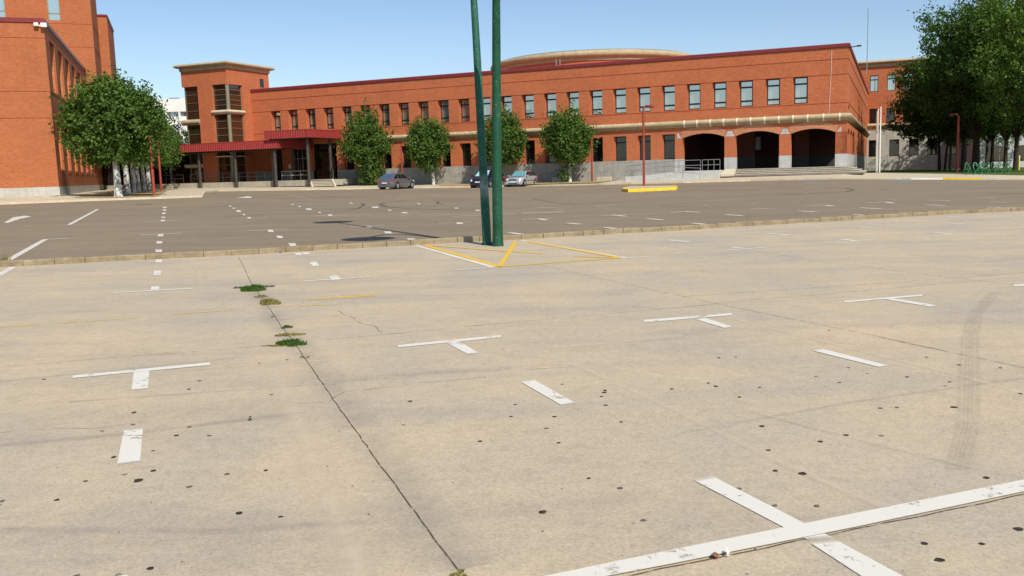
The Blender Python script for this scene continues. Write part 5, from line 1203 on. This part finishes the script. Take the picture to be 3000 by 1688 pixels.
# ================================================================== CARS
def car(name, loc, heading, paint, label, P_):
    """x forward, y left; P_ = profile parameters"""
    e = empty(name, loc, heading); L, W, Ht = P_['L'], P_['W'] / 2, P_['H']; hb = P_['belt']; cl = .18
    xf, xr = L / 2, -L / 2
    st_ = P_['st']      # stations (x, ztop, halfwidth factor)
    m_ = MB(); rows = []
    for x, zt, wf in st_:
        w_ = W * wf; rows.append([(x, -w_ * .90, cl), (x, -w_, cl + .18), (x, -w_, min(zt - .12, .62)), (x, -w_ * .95, zt - .06), (x, -w_ * .80, zt), (x, 0, zt + .025), (x, w_ * .80, zt), (x, w_ * .95, zt - .06), (x, w_, min(zt - .12, .62)), (x, w_, cl + .18), (x, w_ * .90, cl)])
    n = len(rows[0]); base = len(m_.v)
    for r_ in rows: m_.v += r_
    for i in range(len(rows) - 1):
        for k in range(n - 1): m_.f.append((base + i * n + k, base + (i + 1) * n + k, base + (i + 1) * n + k + 1, base + i * n + k + 1))
        m_.f.append((base + i * n + n - 1, base + (i + 1) * n + n - 1, base + (i + 1) * n, base + i * n))
    m_.f.append(tuple(range(base, base + n))); m_.f.append(tuple(base + (len(rows) - 1) * n + k for k in range(n))[::-1])
    bo = obj("body", m_, paint, e, smooth=True)
    # cabin
    fb, ft, rt, rb = P_['cab']; wb, wt = W * .90, W * .70; zb_ = hb - .02
    C8 = [(rb, -wb, zb_), (fb, -wb, zb_), (fb, wb, zb_), (rb, wb, zb_)]; T8 = [(rt, -wt, Ht - .03), (ft, -wt, Ht - .03), (ft, wt, Ht - .03), (rt, wt, Ht - .03)]
    xm = (rt + ft) / 2
    m_ = MB(); m_.v += C8 + T8 + [(rt + .1, 0, Ht), (ft - .1, 0, Ht - .005)]
    m_.f += [(0, 1, 5, 4), (1, 2, 6, 5), (2, 3, 7, 6), (3, 0, 4, 7), (4, 5, 9, 8), (8, 9, 6, 7), (5, 6, 9), (4, 8, 7)]
    obj("cabin", m_, paint, e, smooth=False, bevel=.06)
    def panel(a, b2, c2, d2, ins, off, nm, mat, us=(0, 1)):
        a, b2, c2, d2 = map(Vector, (a, b2, c2, d2)); nrm = (b2 - a).cross(d2 - a).normalized()
        cen = (a + b2 + c2 + d2) / 4
        if nrm.dot(cen - Vector((xm, 0, .9))) < 0: nrm = -nrm
        def bl(u, v): return (a.lerp(b2, u)).lerp(d2.lerp(c2, u), v) + nrm * off
        u0, u1 = us; m2 = MB(); m2.quad(bl(u0 + ins[0], ins[1]), bl(u1 - ins[0], ins[1]), bl(u1 - ins[0], 1 - ins[2]), bl(u0 + ins[0], 1 - ins[2])); return obj(nm, m2, mat, e)
    for sgn in (0, 1):
        if sgn == 0: q = (C8[0], C8[1], T8[1], T8[0])
        else: q = (C8[3], C8[2], T8[2], T8[3])
        for us in ((.0, .30), (.30, .60), (.60, .97)):
            panel(*q, (.018, .10, .10), .012, "side_window", "glass_car", us)
    wsn = panel(C8[1], C8[2], T8[2], T8[1], (.06, .04, .08), .012, "windscreen", "glass_car")
    rw = panel(C8[0], C8[3], T8[3], T8[0], (.10, .12, .10), .012, "rear_window", "glass_car")
    if P_.get('shade'): panel(C8[1], C8[2], T8[2], T8[1], (.10, .10, .12), .016, "sunshade", P_['shade'])
    # wheels
    wr = .315
    for wx in (P_['ax'][0], P_['ax'][1]):
        for sy in (-1, 1):
            a = MB(); a.tube([(wx, sy * (W - .30), wr), (wx, sy * (W + .008), wr)], wr + .055, 20); obj("wheel_arch", a, "trim_black", e, smooth=True)
            k = MB(); k.tube([(0, -.1, 0), (0, -.09, 0), (0, .09, 0), (0, .1, 0)], [wr * .9, wr, wr, wr * .9], 22); wo_ = obj("wheel", k, "rubber", e, smooth=True, loc=(wx, sy * (W - .075), wr))
            k = MB(); k.tube([(0, sy * .085, 0), (0, sy * .106, 0)], [wr * .66, wr * .60], 16); obj("rim", k, "alloy", wo_, smooth=True)
    # ends
    xe = xf if P_['face'] == 'front' else xr; sg = 1 if P_['face'] == 'front' else -1
    for sx_ in (xf, xr):
        g_ = 1 if sx_ > 0 else -1; a = MB(); a.box(sx_ - .03 if g_ > 0 else sx_ - .05, sx_ + .05 if g_ > 0 else sx_ + .03, -W * .82, W * .82, .22, .40); obj("bumper", a, P_.get('bump', paint), e, bevel=.03)
        a = MB(); a.box(min(sx_ + g_ * .05, sx_ + g_ * .062), max(sx_ + g_ * .05, sx_ + g_ * .062), -.26, .26, P_['pz'], P_['pz'] + .11); a.box(min(sx_, sx_ + g_ * .05), max(sx_, sx_ + g_ * .05), -.2, .2, P_['pz'] + .02, P_['pz'] + .09); obj("number_plate", a, "plate_white", e)
    for sy in (-1, 1):
        a = MB(); a.tube([(xf - .42, sy * W * .72, .66), (xf - .16, sy * W * .76, .64), (xf + .0, sy * W * .66, .60)], [.06, .125, .05], 10); obj("headlight", a, "headlamp", e, smooth=True)
        a = MB(); a.box(xr + .0, xr + .30, sy * W * .93 - .12, sy * W * .93 + .02 * 1, .70, .92) if sy > 0 else a.box(xr + .0, xr + .30, sy * W * .93 - .02, sy * W * .93 + .12, .70, .92); obj("taillight", a, "tail_red", e, bevel=.04)
        a = MB(); a.box(fb - .30, fb - .14, sy * W - .02 if sy > 0 else sy * W - .18, sy * W + .18 if sy > 0 else sy * W + .02, hb, hb + .13); obj("door_mirror", a, paint, e, bevel=.04)
        a = MB(); a.box(P_['ax'][1] + .45, P_['ax'][0] - .5, sy * (W + .004) - .008, sy * (W + .004) + .008, .50, .56); obj("side_moulding", a, P_.get('mould', paint), e)
    a = MB(); a.box(xf + .0, xf + .055, -W * .45, W * .45, .44 if not P_.get('grille') else P_['grille'], .50 if not P_.get('grille') else P_['grille'] + .08); obj("grille", a, "trim_black", e)
    a = MB(); a.box(xf + .051, xf + .06, -W * .55, W * .55, .24, .33); obj("lower_grille", a, "trim_black", e)
    tag(e, label, "car"); return e
HN = math.atan2(N.y, N.x)
# dark grey hatchback, nose towards the building, seen from behind
P_g = dict(L=4.24, W=1.75, H=1.43, belt=.93, cab=(1.0, .05, -1.10, -1.97), ax=(1.38, -1.28), face='rear', pz=.52, st=[(-2.12, .72, .86), (-2.05, .95, .93), (-1.6, .97, .99), (-.6, .94, 1.0), (.8, .92, 1.0), (1.5, .84, .98), (1.95, .72, .92), (2.12, .58, .80)])
rwh = atY(1163.7, 553.4, 82.2)
cc = Vector((rwh.x, rwh.y, 0)) + N * 1.28 - U * .80
car("parked_car", (cc.x, cc.y, gz(cc.x, cc.y) + .01), HN, "car_grey", "dark grey hatchback seen from behind, parked by the first small tree", P_g)
# silver hatchback, nose towards us
P_s = dict(L=4.15, W=1.70, H=1.43, belt=.90, cab=(1.05, .20, -1.10, -2.0), ax=(1.30, -1.31), face='front', pz=.40, shade="sunshade", bump="car_silver", mould="trim_black", grille=.60, st=[(-2.07, .75, .84), (-1.95, .93, .93), (-1.4, .95, .99), (-.4, .92, 1.0), (.9, .90, 1.0), (1.5, .82, .98), (1.9, .70, .90), (2.07, .52, .78)])
fw = atY(1536, 546, 82.0); cc = Vector((fw.x, fw.y, 0)) + N * 1.30 - U * .78
car("parked_car", (cc.x, cc.y, gz(cc.x, cc.y) + .01), HN + math.pi, "car_silver", "silver hatchback facing us with a sunshade in its windscreen, right of the green poles", P_s)
P_b = dict(L=4.30, W=1.82, H=1.62, belt=.98, cab=(1.45, .45, -1.55, -1.98), ax=(1.42, -1.28), face='front', pz=.46, shade="shade_cyan", bump="car_blue", st=[(-2.15, .8, .86), (-2.05, 1.0, .94), (-1.4, 1.02, .99), (-.4, 1.0, 1.0), (1.1, .98, 1.0), (1.6, .90, .97), (1.98, .76, .90), (2.15, .56, .80)])
fw = atY(1400, 549.5, 80.6); cc = Vector((fw.x, fw.y, 0)) + N * 2.15
car("parked_car", (cc.x, cc.y, gz(cc.x, cc.y) + .01), HN + math.pi, "car_blue", "dark blue people carrier facing us, half hidden behind the green poles", P_b)

# ================================================================== WEEDS, DRAIN, LITTER
def tuft(name, px, py, wid, dep, n, hgt, mat, label, seed):
    b_ = g(px, py); e = empty(name, (b_.x, b_.y, b_.z + .004)); rnd = random.Random(seed); m_ = MB()
    for _ in range(n):
        if _ % 40 == 0:
            a = rnd.uniform(0, 6.28); rr = math.sqrt(rnd.random()) * .85; cx0, cy0 = wid * rr * math.cos(a), dep * rr * math.sin(a); c_r = rnd.uniform(.15, .45); rr0 = rr
        a = rnd.uniform(0, 6.28); q_ = rnd.random() ** .6 * c_r; x, y = cx0 + wid * q_ * math.cos(a), cy0 + dep * q_ * math.sin(a); rr = min(1, rr0 + q_ * .5); h2 = hgt * rnd.uniform(.4, 1.1) * (1.1 - .6 * rr); la = rnd.uniform(0, 6.28); ln = h2 * rnd.uniform(.2, .9)
        w2 = rnd.uniform(.003, .007); tip = (x + ln * math.cos(la), y + ln * math.sin(la), h2); pa = (x + w2 * math.cos(la + 1.57), y + w2 * math.sin(la + 1.57), 0); pb = (x - w2 * math.cos(la + 1.57), y - w2 * math.sin(la + 1.57), 0)
        md = (x + ln * .4 * math.cos(la), y + ln * .4 * math.sin(la), h2 * .65)
        m_.poly([pa, pb, (md[0] - w2 * .8, md[1], md[2])]); m_.poly([pa, (md[0] - w2 * .8, md[1], md[2]), (md[0] + w2 * .8, md[1], md[2])]); m_.poly([(md[0] - w2 * .8, md[1], md[2]), (md[0] + w2 * .8, md[1], md[2]), tip])
    obj("leaves", m_, mat, e, recalc=False); tag(e, label, "weed", "weeds growing in the concrete joint")
tuft("weed", 742, 853, .17, .10, 1500, .095, "leaf_weed", "bright green grass tuft growing over the iron drain", 1)
tuft("weed", 763, 872, .10, .06, 300, .035, "leaf_weed_dry", "small sparse tuft just below the drain grass", 2)
tuft("weed", 786, 892, .13, .12, 900, .075, "leaf_weed_dry", "straw-coloured spreading weed in the joint below the drain", 3)
tuft("weed", 838, 962, .06, .05, 350, .03, "leaf_weed", "smallest dark green weed, a round tuft in the joint", 4)
tuft("weed", 848, 984, .14, .06, 600, .028, "leaf_weed_dry", "flat yellowish weed in the joint, above the lowest tuft", 5)
tuft("weed", 853, 1012, .12, .09, 1100, .06, "leaf_weed", "low green tuft where two concrete joints meet", 6)
tuft("weed", 812, 1016, .14, .03, 300, .02, "leaf_weed_dry", "thin trailing weed along the sideways joint, left of the low tuft", 7)
tuft("weed", 1348, 1688, .035, .03, 160, .02, "leaf_weed_dry", "brown dead weed in the joint at the bottom edge", 8)
tuft("weed", 803, 930, .03, .05, 90, .02, "leaf_weed_dry", "tiny dry sprig in the joint between the two weed groups", 10)
tuft("weed", 893, 1050, .035, .04, 110, .02, "leaf_weed_dry", "tiny brown sprig in the long joint, lowest before it runs bare", 11)
tuft("weed", 20, 778, .06, .04, 60, .30, "leaf_weed_dry", "dry upright weed in front of the kerb at the left edge", 9)
b_ = g(745, 843); m_ = MB(); m_.box(-.26, .26, -.055, .055, 0, .012)
for k in range(9): m_.box(-.25 + k * .058, -.235 + k * .058, -.05, .05, .012, .02)
o = obj("drain_grate", m_, "drain_iron", None, loc=(b_.x, b_.y, b_.z + .002), rz=.1); tag(o, "rusty iron drain strip half covered by the green tuft", "drain")
b_ = g(420, 599.5); m_ = MB(); m_.tube([(0, 0, 0), (0, 0, .012)], [.45, .44], 24); o = obj("manhole_cover", m_, "drain_iron", None, loc=(b_.x, b_.y, b_.z + .003)); tag(o, "dark round manhole cover in the asphalt at the left", "manhole cover")
def chip(name, px, py, r, mat, label, cat, curl=.01):
    b_ = g(px, py); m_ = MB(); n = 8; m_.poly([(r * math.cos(i * .785) * (1 if i % 2 else .7), r * .8 * math.sin(i * .785), .012 + curl * (i % 3)) for i in range(n)]); m_.poly([(r * .8 * math.cos(i * .785), r * .6 * math.sin(i * .785), .005) for i in range(n)][::-1]); o = obj(name, m_, mat, None, loc=(b_.x, b_.y, b_.z + .004)); tag(o, label, cat)
chip("dry_leaf", 1772, 1153, .018, "gum_spot", "dark curled dry leaf on the concrete near the middle", "leaf", .004)
chip("dry_leaf", 733, 1230, .011, "gum_spot", "dark curled leaf left of the long joint", "leaf", .003)
chip("stone_chip", 2130, 1634, .014, "litter_pale", "pale stone chip in the broken joint under the white line", "stone")
chip("dirt_clump", 2095, 1640, .018, "leaf_brown", "clump of brown leaves and dirt in the joint beside the stone chip", "debris", .004)
chip("purple_litter", 822, 741, .03, "litter_purple", "tiny purple scrap lying against the kerb", "litter")
chip("paper_litter", 1625, 543.5, .16, "litter_pale", "pale scrap of litter by the far kerb right of the silver car", "litter", .05)
